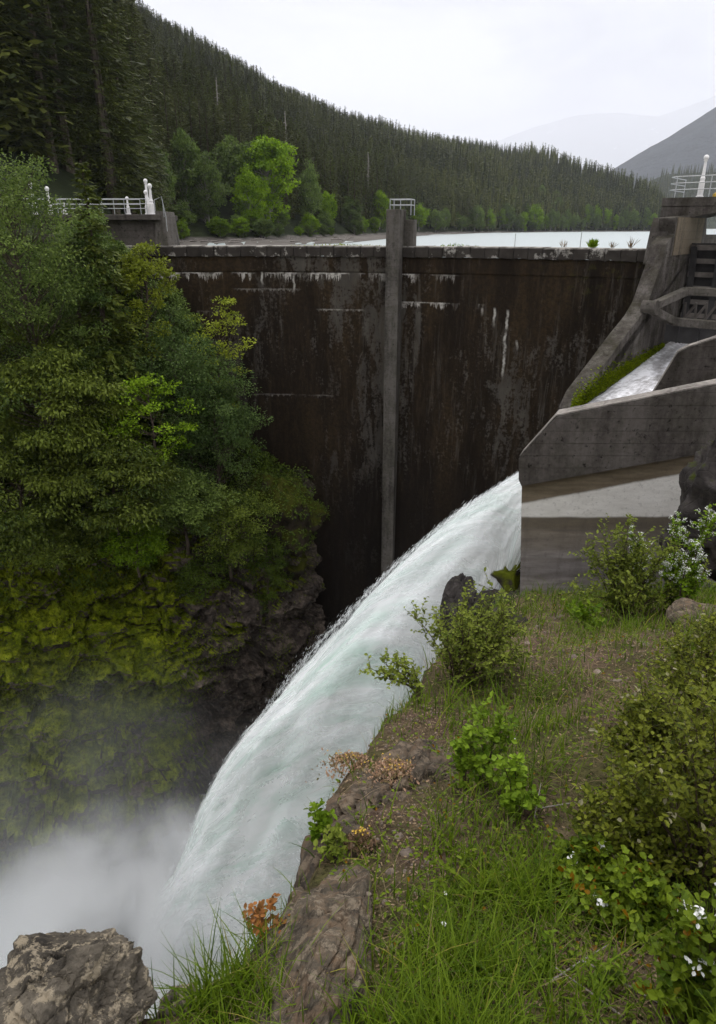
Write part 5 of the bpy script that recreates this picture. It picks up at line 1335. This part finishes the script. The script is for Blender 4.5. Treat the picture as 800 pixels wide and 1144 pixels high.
rock('rock_outcrop', at(815, 575, 16.6), (1.65, 1.4, 2.3), 'rock_dark', 'big dark rock outcrop at the right edge in front of the chute wall', seed=47, rot=(0, -.1, .2), amp=.42, sub=140, cuts=14, cutd=.75)
prock('rock', 785, 690, .0, 80, 34, .9, 'rock_slab', 'pale low rock in the grass at the right edge under the outcrop', 49, (0, .1, .3))
g = np.random.default_rng(123)
for k, (px, py, s_) in enumerate([(455, 955, 16), (436, 975, 10), (470, 1000, 13), (430, 1010, 8), (452, 975, 7), (478, 965, 9), (420, 940, 9), (446, 935, 12), (490, 912, 8), (462, 1040, 7), (440, 1060, 9), (412, 1000, 8)]):
    prock('loose_stone', px, py, .005, s_, s_ * .6, s_ * .0045, 'pebble', 'small loose brown stone on the bare soil beside the big slab', 200 + k, (0, 0, k), 'loose stones on the bare soil', sub=24, cuts=7)
for k, (px, py, s_) in enumerate([(520, 800, 9), (640, 735, 10), (668, 752, 8), (625, 690, 10), (600, 702, 9), (690, 762, 9), (590, 720, 8), (720, 720, 11), (652, 700, 8)]):
    prock('loose_stone', px, py, .01, s_, s_ * .6, s_ * .012, 'pebble', 'pale weathered stone lying on the dry slope above the grass', 230 + k, (0, 0, k), 'pale stones on the slope', sub=24, cuts=7)
# gravel and litter as stuff
BARE = [(365, 1050, 52, 105, 1.0), (428, 880, 62, 66, 1.0), (452, 940, 42, 110, 1.0), (430, 1040, 22, 60, .8), (645, 1090, 80, 45, .8), (600, 735, 70, 30, .7), (555, 745, 30, 50, .6), (650, 790, 50, 60, .6), (690, 720, 70, 26, .6), (660, 880, 40, 70, .6), (470, 820, 30, 30, .8)]
def litter(n, blobs, name, label, mat, L, W, up, near=1.3, bare=0.0):
    """blades or chips over the bluff, denser where BLOBS (px, py, rx, ry, weight) say"""
    yq = near + (21 - near) * g.random(n * 4) ** 2.3; xq = g.uniform(-1.05, 1.35, n * 4) * (yq * .62 + .55)
    zq = ground_z(xq, yq); P = np.column_stack([xq, yq, zq]); px, py, dp_ = proj(P)
    wgt = np.zeros(len(P))
    for bx, by, rx, ry, w_ in blobs: wgt = np.maximum(wgt, w_ * np.exp(-((px - bx) / rx) ** 2 - ((py - by) / ry) ** 2))
    for bx, by, rx, ry, w_ in BARE: wgt *= 1 - w_ * bare * np.exp(-((px - bx) / rx) ** 2 - ((py - by) / ry) ** 2)
    wgt *= .55 + .75 * (vnoise(P, 2.2, 61) > -.1) * 1.0
    m = (g.random(len(P)) < wgt) & (edge_dist(xq, yq) < .06)
    return P[m][:n], dp_[m][:n]
def blades(P, dp_, hmin, hmax, wdt, lean, segs=4, name='grass', mat='grass', label='', clump=0.6):
    n = len(P); h = g.uniform(hmin, hmax, n) * (1 + clump * vnoise(P, 2.1, 71) + .35 * vnoise(P, 6.0, 72)); h = np.maximum(h, hmin * .6) * np.interp(dp_, [2, 5, 14], [.72, 1.0, 1.7])
    wd = wdt * g.uniform(.6, 1.3, n) * np.interp(dp_, [2, 5, 14, 20], [.8, 1.2, 2.6, 3.2])
    az = g.random(n) * 6.283; d = np.column_stack([np.cos(az), np.sin(az), 0 * az]); sd_ = np.column_stack([-d[:, 1], d[:, 0], 0 * az])
    ln = lean * g.uniform(.2, 1.4, n)
    rows = []
    for q in range(segs + 1):
        e = q / segs; ctr = P + d * (h * ln * e ** 2)[:, None] + zz_ * (h * (e - .32 * ln * e ** 2.4))[:, None] - zz_ * .01
        w_ = (wd * (1 - e) ** .6 * (1 if q else .7))[:, None] if q < segs else (wd * .06)[:, None]
        rows.append(ctr - sd_ * w_); rows.append(ctr + sd_ * w_)
    V = np.stack(rows, 1); b = np.arange(n)[:, None, None] * (2 * segs + 2)
    Q = b + np.array([[2 * q, 2 * q + 1, 2 * q + 3, 2 * q + 2] for q in range(segs)])[None]
    o = MB().add(V.reshape(-1, 3), Q.reshape(-1, 4), 0, np.repeat(np.clip(g.normal(.45, .25, n), 0, 1), segs)).build(name, M[mat], smooth=True)
    return tag(o, label, kind='stuff')
GREEN = [(930, 900, 130, 260, .7), (870, 720, 90, 60, .7), (530, 1010, 110, 150, 1.0), (570, 900, 70, 90, .9), (500, 1120, 120, 60, 1.0), (440, 1110, 50, 40, .7), (620, 790, 40, 38, .9), (535, 800, 45, 50, .7), (600, 985, 70, 120, .6), (690, 690, 70, 36, .8), (560, 735, 60, 40, .5),
         (650, 700, 30, 30, .8), (440, 800, 40, 22, .9), (250, 1110, 60, 45, 1.0), (300, 1060, 36, 30, .6), (318, 1000, 14, 24, .6), (640, 1120, 60, 50, .5), (770, 690, 60, 40, .5), (655, 960, 60, 60, .4), (560, 680, 60, 20, .5), (640, 840, 70, 60, .25)]
P, d_ = litter(34000, GREEN, '', '', '', 0, 0, 0, bare=1.0); blades(P, d_, .08, .31, .0042, .7, 4, 'grass', 'grass', 'green grass growing in tufts over the foreground bluff')
DRYB = [(620, 760, 120, 90, .7), (560, 850, 130, 110, .5), (480, 860, 60, 120, .45), (650, 870, 80, 90, .6), (640, 1090, 90, 60, .6), (700, 700, 90, 30, .6), (430, 800, 50, 30, .6), (540, 1000, 120, 140, .3), (300, 1100, 80, 50, .4)]
P, d_ = litter(11000, DRYB, '', '', '', 0, 0, 0); blades(P, d_, .06, .2, .0016, 1.5, 3, 'dry_grass', 'dry', 'dead straw coloured grass lying among the green')
# low herb leaves and litter
P, d_ = litter(14000, [(560, 930, 130, 180, .7), (640, 1000, 100, 130, .9), (600, 760, 140, 90, .45), (500, 860, 80, 90, .3), (690, 900, 90, 200, .7)], '', '', '', 0, 0, 0)
n = len(P); s_ = np.interp(d_, [2, 6, 18], [.7, 1.1, 2.0])
tag(MB().leaves(P + zz_ * g.uniform(.01, .09, (n, 1)) * s_[:, None], g.normal(0, 1, (n, 3)) * np.array([1, 1, .3]), zz_ + g.normal(0, .35, (n, 3)), .035 * s_ * g.uniform(.6, 1.3, n), .010 * s_).build('low_herbs', M['roundleaf']), 'small low herb leaves between the grass blades', kind='stuff')
P, d_ = litter(12000, [(455, 940, 60, 150, 1.0), (640, 1090, 90, 70, .9), (600, 740, 140, 80, .8), (500, 850, 90, 100, .8), (400, 900, 50, 60, .5), (640, 860, 90, 80, .6)], '', '', '', 0, 0, 0)
n = len(P); s_ = np.interp(d_, [2, 6, 18], [.7, 1.2, 2.6])
tag(MB().leaves(P + zz_ * .008 * s_[:, None], g.normal(0, 1, (n, 3)) * np.array([1, 1, .15]), zz_ + g.normal(0, .3, (n, 3)), .022 * s_ * g.uniform(.4, 1.6, n), .006 * s_).build('leaf_litter', M['dry']), 'dead leaves and bark chips scattered over the soil', kind='stuff')
V_ = np.array([[-1, -1, 0], [1, -1, 0], [1, 1, 0], [-1, 1, 0], [-.6, -.5, 1], [.5, -.6, 1], [.6, .5, 1], [-.5, .6, 1]]) * np.array([.5, .5, .5])
P, d_ = litter(8000, [(455, 950, 50, 150, 1.0), (600, 730, 140, 70, .8), (480, 830, 60, 70, .8), (640, 1090, 80, 60, .5), (740, 705, 60, 25, .8)], '', '', '', 0, 0, 0)
n = len(P); s_ = g.uniform(.4, 1.4, n) ** 2 * .012 * np.interp(d_, [2, 6, 18], [.7, 1.3, 3.0]); a = g.random(n) * 6.28
X = V_[None] * s_[:, None, None]; X = np.stack([X[..., 0] * np.cos(a)[:, None] - X[..., 1] * np.sin(a)[:, None] * .7, X[..., 0] * np.sin(a)[:, None] + X[..., 1] * np.cos(a)[:, None] * .7, X[..., 2]], -1) + P[:, None]
Q = np.array([[4, 5, 6, 7], [0, 1, 5, 4], [1, 2, 6, 5], [2, 3, 7, 6], [3, 0, 4, 7]])
tag(MB().add(X.reshape(-1, 3), (Q[None] + np.arange(n)[:, None, None] * 8).reshape(-1, 4)).build('gravel', M['pebble']), 'loose gravel scattered on the bare soil of the bluff', kind='stuff')

# ---------------------------------------------------------------- foreground shrubs
def shrub(name, base, rx, ry, h, n_stem, n_twig, m_leaf, twl, L, W, mat, seed, label, cat='shrub', grp=None, up=.35, shape='leaf', stem_r=.012, tipbias=.5, lean=(0, 0), flowers=None, fl_n=0, fl_size=.05, base_sp=.12, lowcut=.12):
    g = np.random.default_rng(seed); e = empty(name, base, label, cat, grp)
    st_ = MB(); T = []; D = []
    for k in range(n_stem):
        a = g.random() * 6.283; q = g.random() ** .6
        tip = np.array([math.cos(a) * rx * q + lean[0] * h, math.sin(a) * ry * q + lean[1] * h, h * (1 - .45 * q * q) * g.uniform(.5, 1.2)])
        b = np.array([math.cos(a) * rx * base_sp, math.sin(a) * ry * base_sp, -.03]) * g.uniform(.2, 1)
        c1 = b + (tip - b) * np.array([.25, .25, .5]); ts_ = np.linspace(0, 1, 7)[:, None]
        pts = (1 - ts_) ** 2 * b + 2 * ts_ * (1 - ts_) * c1 + ts_ ** 2 * tip
        pts[1:-1] += g.normal(0, .015 * h, (5, 3))
        st_.tube(pts, np.linspace(stem_r, stem_r * .25, 7), 5, cap=False)
        for _ in range(n_twig):
            t = lowcut + (1 - lowcut) * g.random() ** tipbias; i = min(5, int(t * 6)); f = t * 6 - i
            p = pts[i] * (1 - f) + pts[i + 1] * f; tg = unit(pts[i + 1] - pts[i])
            d = unit(tg * .5 + g.normal(0, .75, 3) + np.array([0, 0, up]))
            T.append(p); D.append(d)
    T = np.array(T); D = np.array(D); tl = twl * g.uniform(.5, 1.3, len(T))
    for p, d, l in list(zip(T, D, tl))[:: max(1, len(T) // 500)]: st_.tube([p, p + d * l * .55 + g.normal(0, .01 * h, 3), p + d * l], [stem_r * .3, stem_r * .22, stem_r * .12], 3, cap=False)
    st_.build('stems', M['stem'], e)
    m = m_leaf; n = len(T) * m
    s = np.tile((np.arange(m) + .6) / m, len(T)); TT = np.repeat(T, m, 0); DD = np.repeat(D, m, 0); ll = np.repeat(tl, m)
    sd_ = unit(np.cross(DD, zz_ + g.normal(0, .3, (n, 3)))) * np.tile(np.where(np.arange(m) % 2, 1, -1), len(T))[:, None]
    C = TT + DD * (s * ll)[:, None]
    tint = np.clip(np.repeat(g.normal(.45, .18, len(T)), m) + g.normal(0, .18, n), 0, 1)
    lf = MB().leaves(C, DD * .55 + sd_ * .8 + g.normal(0, .3, (n, 3)), zz_ + g.normal(0, .45, (n, 3)), L * g.uniform(.55, 1.25, n), W * g.uniform(.7, 1.2, n), tint=tint, shape=shape)
    lf.build('foliage', M[mat], e)
    if flowers is not None:
        ii = flowers(T + D * tl[:, None], g)[:fl_n]
        for i in ii:
            c = T[i] + D[i] * tl[i]; k = 14
            q = unit(g.normal(0, 1, (k, 3)) + zz_ * .4) * fl_size * g.uniform(.5, 1, (k, 1)); cc = c + q
            MB().leaves(cc, g.normal(0, 1, (k, 3)), q, fl_size * .55, fl_size * .22).build('flower_cluster', M['petal'], e)
    return e
# flowering shrub by the chute wall
b = gp(698, 688); k = (b @ FWD) / F
shrub('flowering_shrub', b, 80 * k, 1.0, 96 * k, 30, 16, 9, .42, .085, .026, 'shrubleaf', 401, 'wide green shrub in front of the chute wall beside the white flowered stems')
b = gp(742, 682); k = (b @ FWD) / F
def tall(px, py0, hpx, seed, label, lean, sp=16):
    b = gp(px, py0); k = (b @ FWD) / F
    shrub('flowering_shrub', b, sp * k, .3, hpx * k, 5, 26, 7, .22, .085, .03, 'bright', seed, label, 'shrub', 'white flowered shrubs by the chute wall', lean=lean, flowers=lambda P, g: g.permutation(np.where(P[:, 2] > .35 * hpx * k)[0]), fl_n=70, fl_size=.055, stem_r=.016)
tall(762, 684, 142, 411, 'tallest white flowered branch against the dark outcrop', (.04, 0))
tall(742, 684, 120, 412, 'white flowered branch in the middle of the wide green shrub', (0, 0), 18)
tall(716, 684, 112, 413, 'leftmost white flowered branch above the wide green shrub', (-.16, 0), 14)
# shrub by the jet
b = gp(512, 762); k = (b @ FWD) / F
shrub('shrub', b, 72 * k, .6, 112 * k, 30, 18, 8, .24, .05, .017, 'shrubleaf', 421, 'rounded green shrub on the cliff edge in front of the water jet', lean=(.06, 0))
b = gp(468, 772); k = (b @ FWD) / F
shrub('shrub', b, 36 * k, .25, 52 * k, 8, 10, 7, .16, .05, .016, 'shrubleaf', 422, 'thin twiggy shrub leaning out over the water left of the rounded one', lean=(-.5, 0))
# light green saplings
for px, py, h_, w_, sd, lb in ((540, 880, 132, 32, 431, 'tall light green currant sapling with lobed leaves in the middle of the bluff'), (575, 905, 66, 34, 432, 'lower light green sapling just right of the tall one'), (520, 880, 100, 14, 433, 'thin upright light green sapling left of the tall one')):
    b = gp(px, py); k = (b @ FWD) / F
    shrub('sapling', b, w_ * k, w_ * k * .8, h_ * k, 6, 14, 5, .09, .044, .020, 'currant', sd, lb, 'sapling', 'light green saplings', up=.6, stem_r=.006, shape='round')
# big bronze shrub at the right
for px, py, rx_, h_, sd, lb in ((775, 985, 100, 300, 441, 'large bronze green shrub filling the right edge'), (730, 880, 66, 170, 442, 'bronze green shrub left of the large one above the bare soil'), (700, 965, 58, 110, 444, 'low bronze green shrub in front of the large one above the round leaved shrub'), (785, 800, 70, 150, 443, 'bronze shrub at the right edge below the pale low rock')):
    b = gp(px, py); k = (b @ FWD) / F
    shrub('dark_shrub', b, rx_ * k, rx_ * k * .9, h_ * k * .85, 40, 17, 8, .15, .034, .012, 'darkleaf', sd, lb, 'shrub', 'bronze green shrubs at the right', up=.55, stem_r=.006, lowcut=.05)
# round leaved flowering shrub in the lower right corner
for px, py, rx_, h_, sd, lb, nf in ((770, 1130, 70, 130, 451, 'round leaved shrub with white flower clusters in the lower right corner', 14), (690, 1035, 56, 70, 452, 'low round leaved shrub left of the white flower clusters', 1), (650, 985, 34, 44, 453, 'small round leaved plant with two white flowers beside the grass', 2)):
    b = gp(px, py); k = (b @ FWD) / F
    shrub('round_leaved_shrub', b, rx_ * k, rx_ * k * .8, h_ * k, 24, 12, 6, .085, .038, .016, 'roundleaf', sd, lb, 'shrub', 'round leaved shrubs at the lower right', up=.5, stem_r=.004, shape='round', flowers=lambda P, g: g.permutation(np.where(P[:, 2] > np.percentile(P[:, 2], 62))[0]), fl_n=nf, fl_size=.034)
# small herbs on the edge
for px, py, h_, w_, mat, sd, lb in ((388, 838, 26, 8, 'bright', 461, 'small upright green sprig on the cliff edge above the stonecrop'), (356, 935, 40, 12, 'bright', 462, 'leafy green sprig hanging at the edge beside the dark rock step'), (372, 960, 34, 22, 'shrubleaf', 463, 'pale green rosette plant between the sprig and the slab'),
                                 (300, 1040, 40, 24, 'redplant', 464, 'reddish herb above the grass left of the slab'), (270, 1062, 34, 18, 'redplant', 465, 'smaller reddish herb at the edge left of the other one'), (650, 708, 34, 22, 'bright', 466, 'bright green leafy plant on the slope below the wide shrub'), (408, 812, 34, 20, 'shrubleaf', 467, 'low green herb on the edge above the ledge'),
                                 (606, 1080, 34, 20, 'currant', 468, 'light green seedling by the bare soil at the bottom'), (520, 1000, 40, 34, 'roundleaf', 469, 'broad leaved herb in the middle of the tall grass'), (672, 1108, 40, 22, 'currant', 470, 'light green strawberry plant at the bottom edge')):
    b = gp(px, py); k = (b @ FWD) / F
    shrub('herb', b, w_ * k, w_ * k, h_ * k, 7, 6, 4, h_ * k * .3, max(.018, 7.5 * k), max(.006, 2.8 * k), mat, sd, lb, 'herb', 'small herbs on the bluff', up=.5, stem_r=.0025)
# stonecrop cushions
for px, py, r_, sd, lb in ((392, 858, 27, 1, 'pink and cream stonecrop cushion at the left end of the rock ledge'), (440, 866, 26, 2, 'pink stonecrop cushion with yellow flowers in the middle of the ledge'), (402, 945, 16, 3, 'small stonecrop with yellow flowers beside the soil under the ledge')):
    b = gp(px, py); k = (b @ FWD) / F; g2 = np.random.default_rng(sd); n = 800
    e = empty('stonecrop', b + zz_ * .05, lb, 'plant', 'stonecrop cushions')
    q = g2.normal(0, .5, (n, 2)) * r_ * k; z = .05 * np.exp(-(q ** 2).sum(1) / (r_ * k) ** 2) * 2 - .06
    MB().leaves(np.column_stack([q, z - .47 * q[:, 1] * .6]), np.column_stack([g2.normal(0, .6, (n, 2)), np.ones(n) * .7]), g2.normal(0, 1, (n, 3)), .026 * g2.uniform(.6, 1.3, n), .009).build('rosettes', M['sedum'], e)['kind'] = 'stuff'
    m = 26; q = g2.normal(0, .35, (m, 2)) * r_ * k
    MB().leaves(np.column_stack([q, np.full(m, .07) - .3 * q[:, 1]]), g2.normal(0, 1, (m, 3)), zz_ + g2.normal(0, .4, (m, 3)), .014, .006).build('flowers', M['yellow'], e)
# tall seeding grass stalks at the edge
for px, py, tipx, tipy, lb in ((236, 1085, 194, 955, 'tallest dark grass stalk leaning left over the mist'), (232, 1090, 160, 1010, 'thin pale grass stalk leaning far left'), (176, 1128, 186, 1072, 'short seeding grass stem beside the boulder'), (240, 1100, 246, 1015, 'upright green grass stalk at the cliff edge')):
    b = gp(px, py); Yq = b[1]; tip = at(tipx, tipy, Yq) - b; mid = tip * .5 + np.array([tip[0] * -.12, .01, .03])
    o = MB().tube([np.zeros(3), mid, tip], [.0042, .0034, .0018], 5).tube([tip * .97, tip * 1.02], [.004, .001], 5).build('grass_stalk', M['dry'] if 'pale' in lb else M['stem'], smooth=True); o.location = b; tag(o, lb, 'grass stalk', 'tall grass stalks at the edge')
# small white wildflowers
for k_, (px, py, lb) in enumerate(((497, 996, 'tiny white flower among the tall grass blades'), (494, 1030, 'tiny white flower just below the one in the tall grass'), (636, 958, 'tiny white flower at the left of the round leaved plant'), (657, 948, 'tiny white flower above the round leaved plant'), (660, 1092, 'tiny white flower near the light green strawberry plant'), (573, 825, 'tiny white flower beside the light green saplings'))):
    b = gp(px, py + 12); kk = (b @ FWD) / F; e = empty('wildflower', b, lb, 'flower', 'small white wildflowers'); hh_ = 14 * kk
    MB().tube([[0, 0, 0], [.004, 0, hh_]], .0015, 4).build('stem', M['grass'], e)
    a = np.arange(5) * 1.2566; pd = np.column_stack([np.cos(a), np.sin(a), .25 + 0 * a]); MB().leaves(np.tile([.004, 0, hh_], (5, 1)), pd, np.tile([0, 0, 1.], (5, 1)), .013, .006, shape='round').build('petals', M['petal'], e)
# dead twigs on the soil
for k_, (px, py, L_, a_) in enumerate(((645, 1085, .34, .5), (690, 1105, .28, -.6), (660, 1120, .3, 2.4), (640, 668, .8, 1.9), (600, 900, .3, 1.2), (630, 905, .36, .2))):
    b = gp(px, py); d_ = np.array([math.cos(a_), math.sin(a_), -.1]); o = MB().tube([-d_ * L_ * .5 + zz_ * .03, zz_ * .05, d_ * L_ * .5 + zz_ * .06], [.005, .004, .002], 5).build('dead_twig', M['bark_grey'], smooth=True); o.location = b
    tag(o, 'dead pale twig lying on the soil of the bluff', 'twig', 'dead twigs on the bluff')

# ================================================================== air
k = bpy.data.materials.new('haze'); k.use_nodes = True; t = k.node_tree; t.nodes.clear()
out = t.nodes.new('ShaderNodeOutputMaterial'); vol = t.nodes.new('ShaderNodeVolumePrincipled'); t.links.new(vol.outputs[0], out.inputs['Volume'])
vol.inputs['Color'].default_value = (0.93, 0.95, 1.0, 1); vol.inputs['Density'].default_value = HAZE; vol.inputs['Anisotropy'].default_value = 0.2
hz = MB().box((10000, 16000, 2150), (44000, 34000, 4500)).build('haze', k); tag(hz, 'pale air haze that fades the far mountains', kind='stuff')
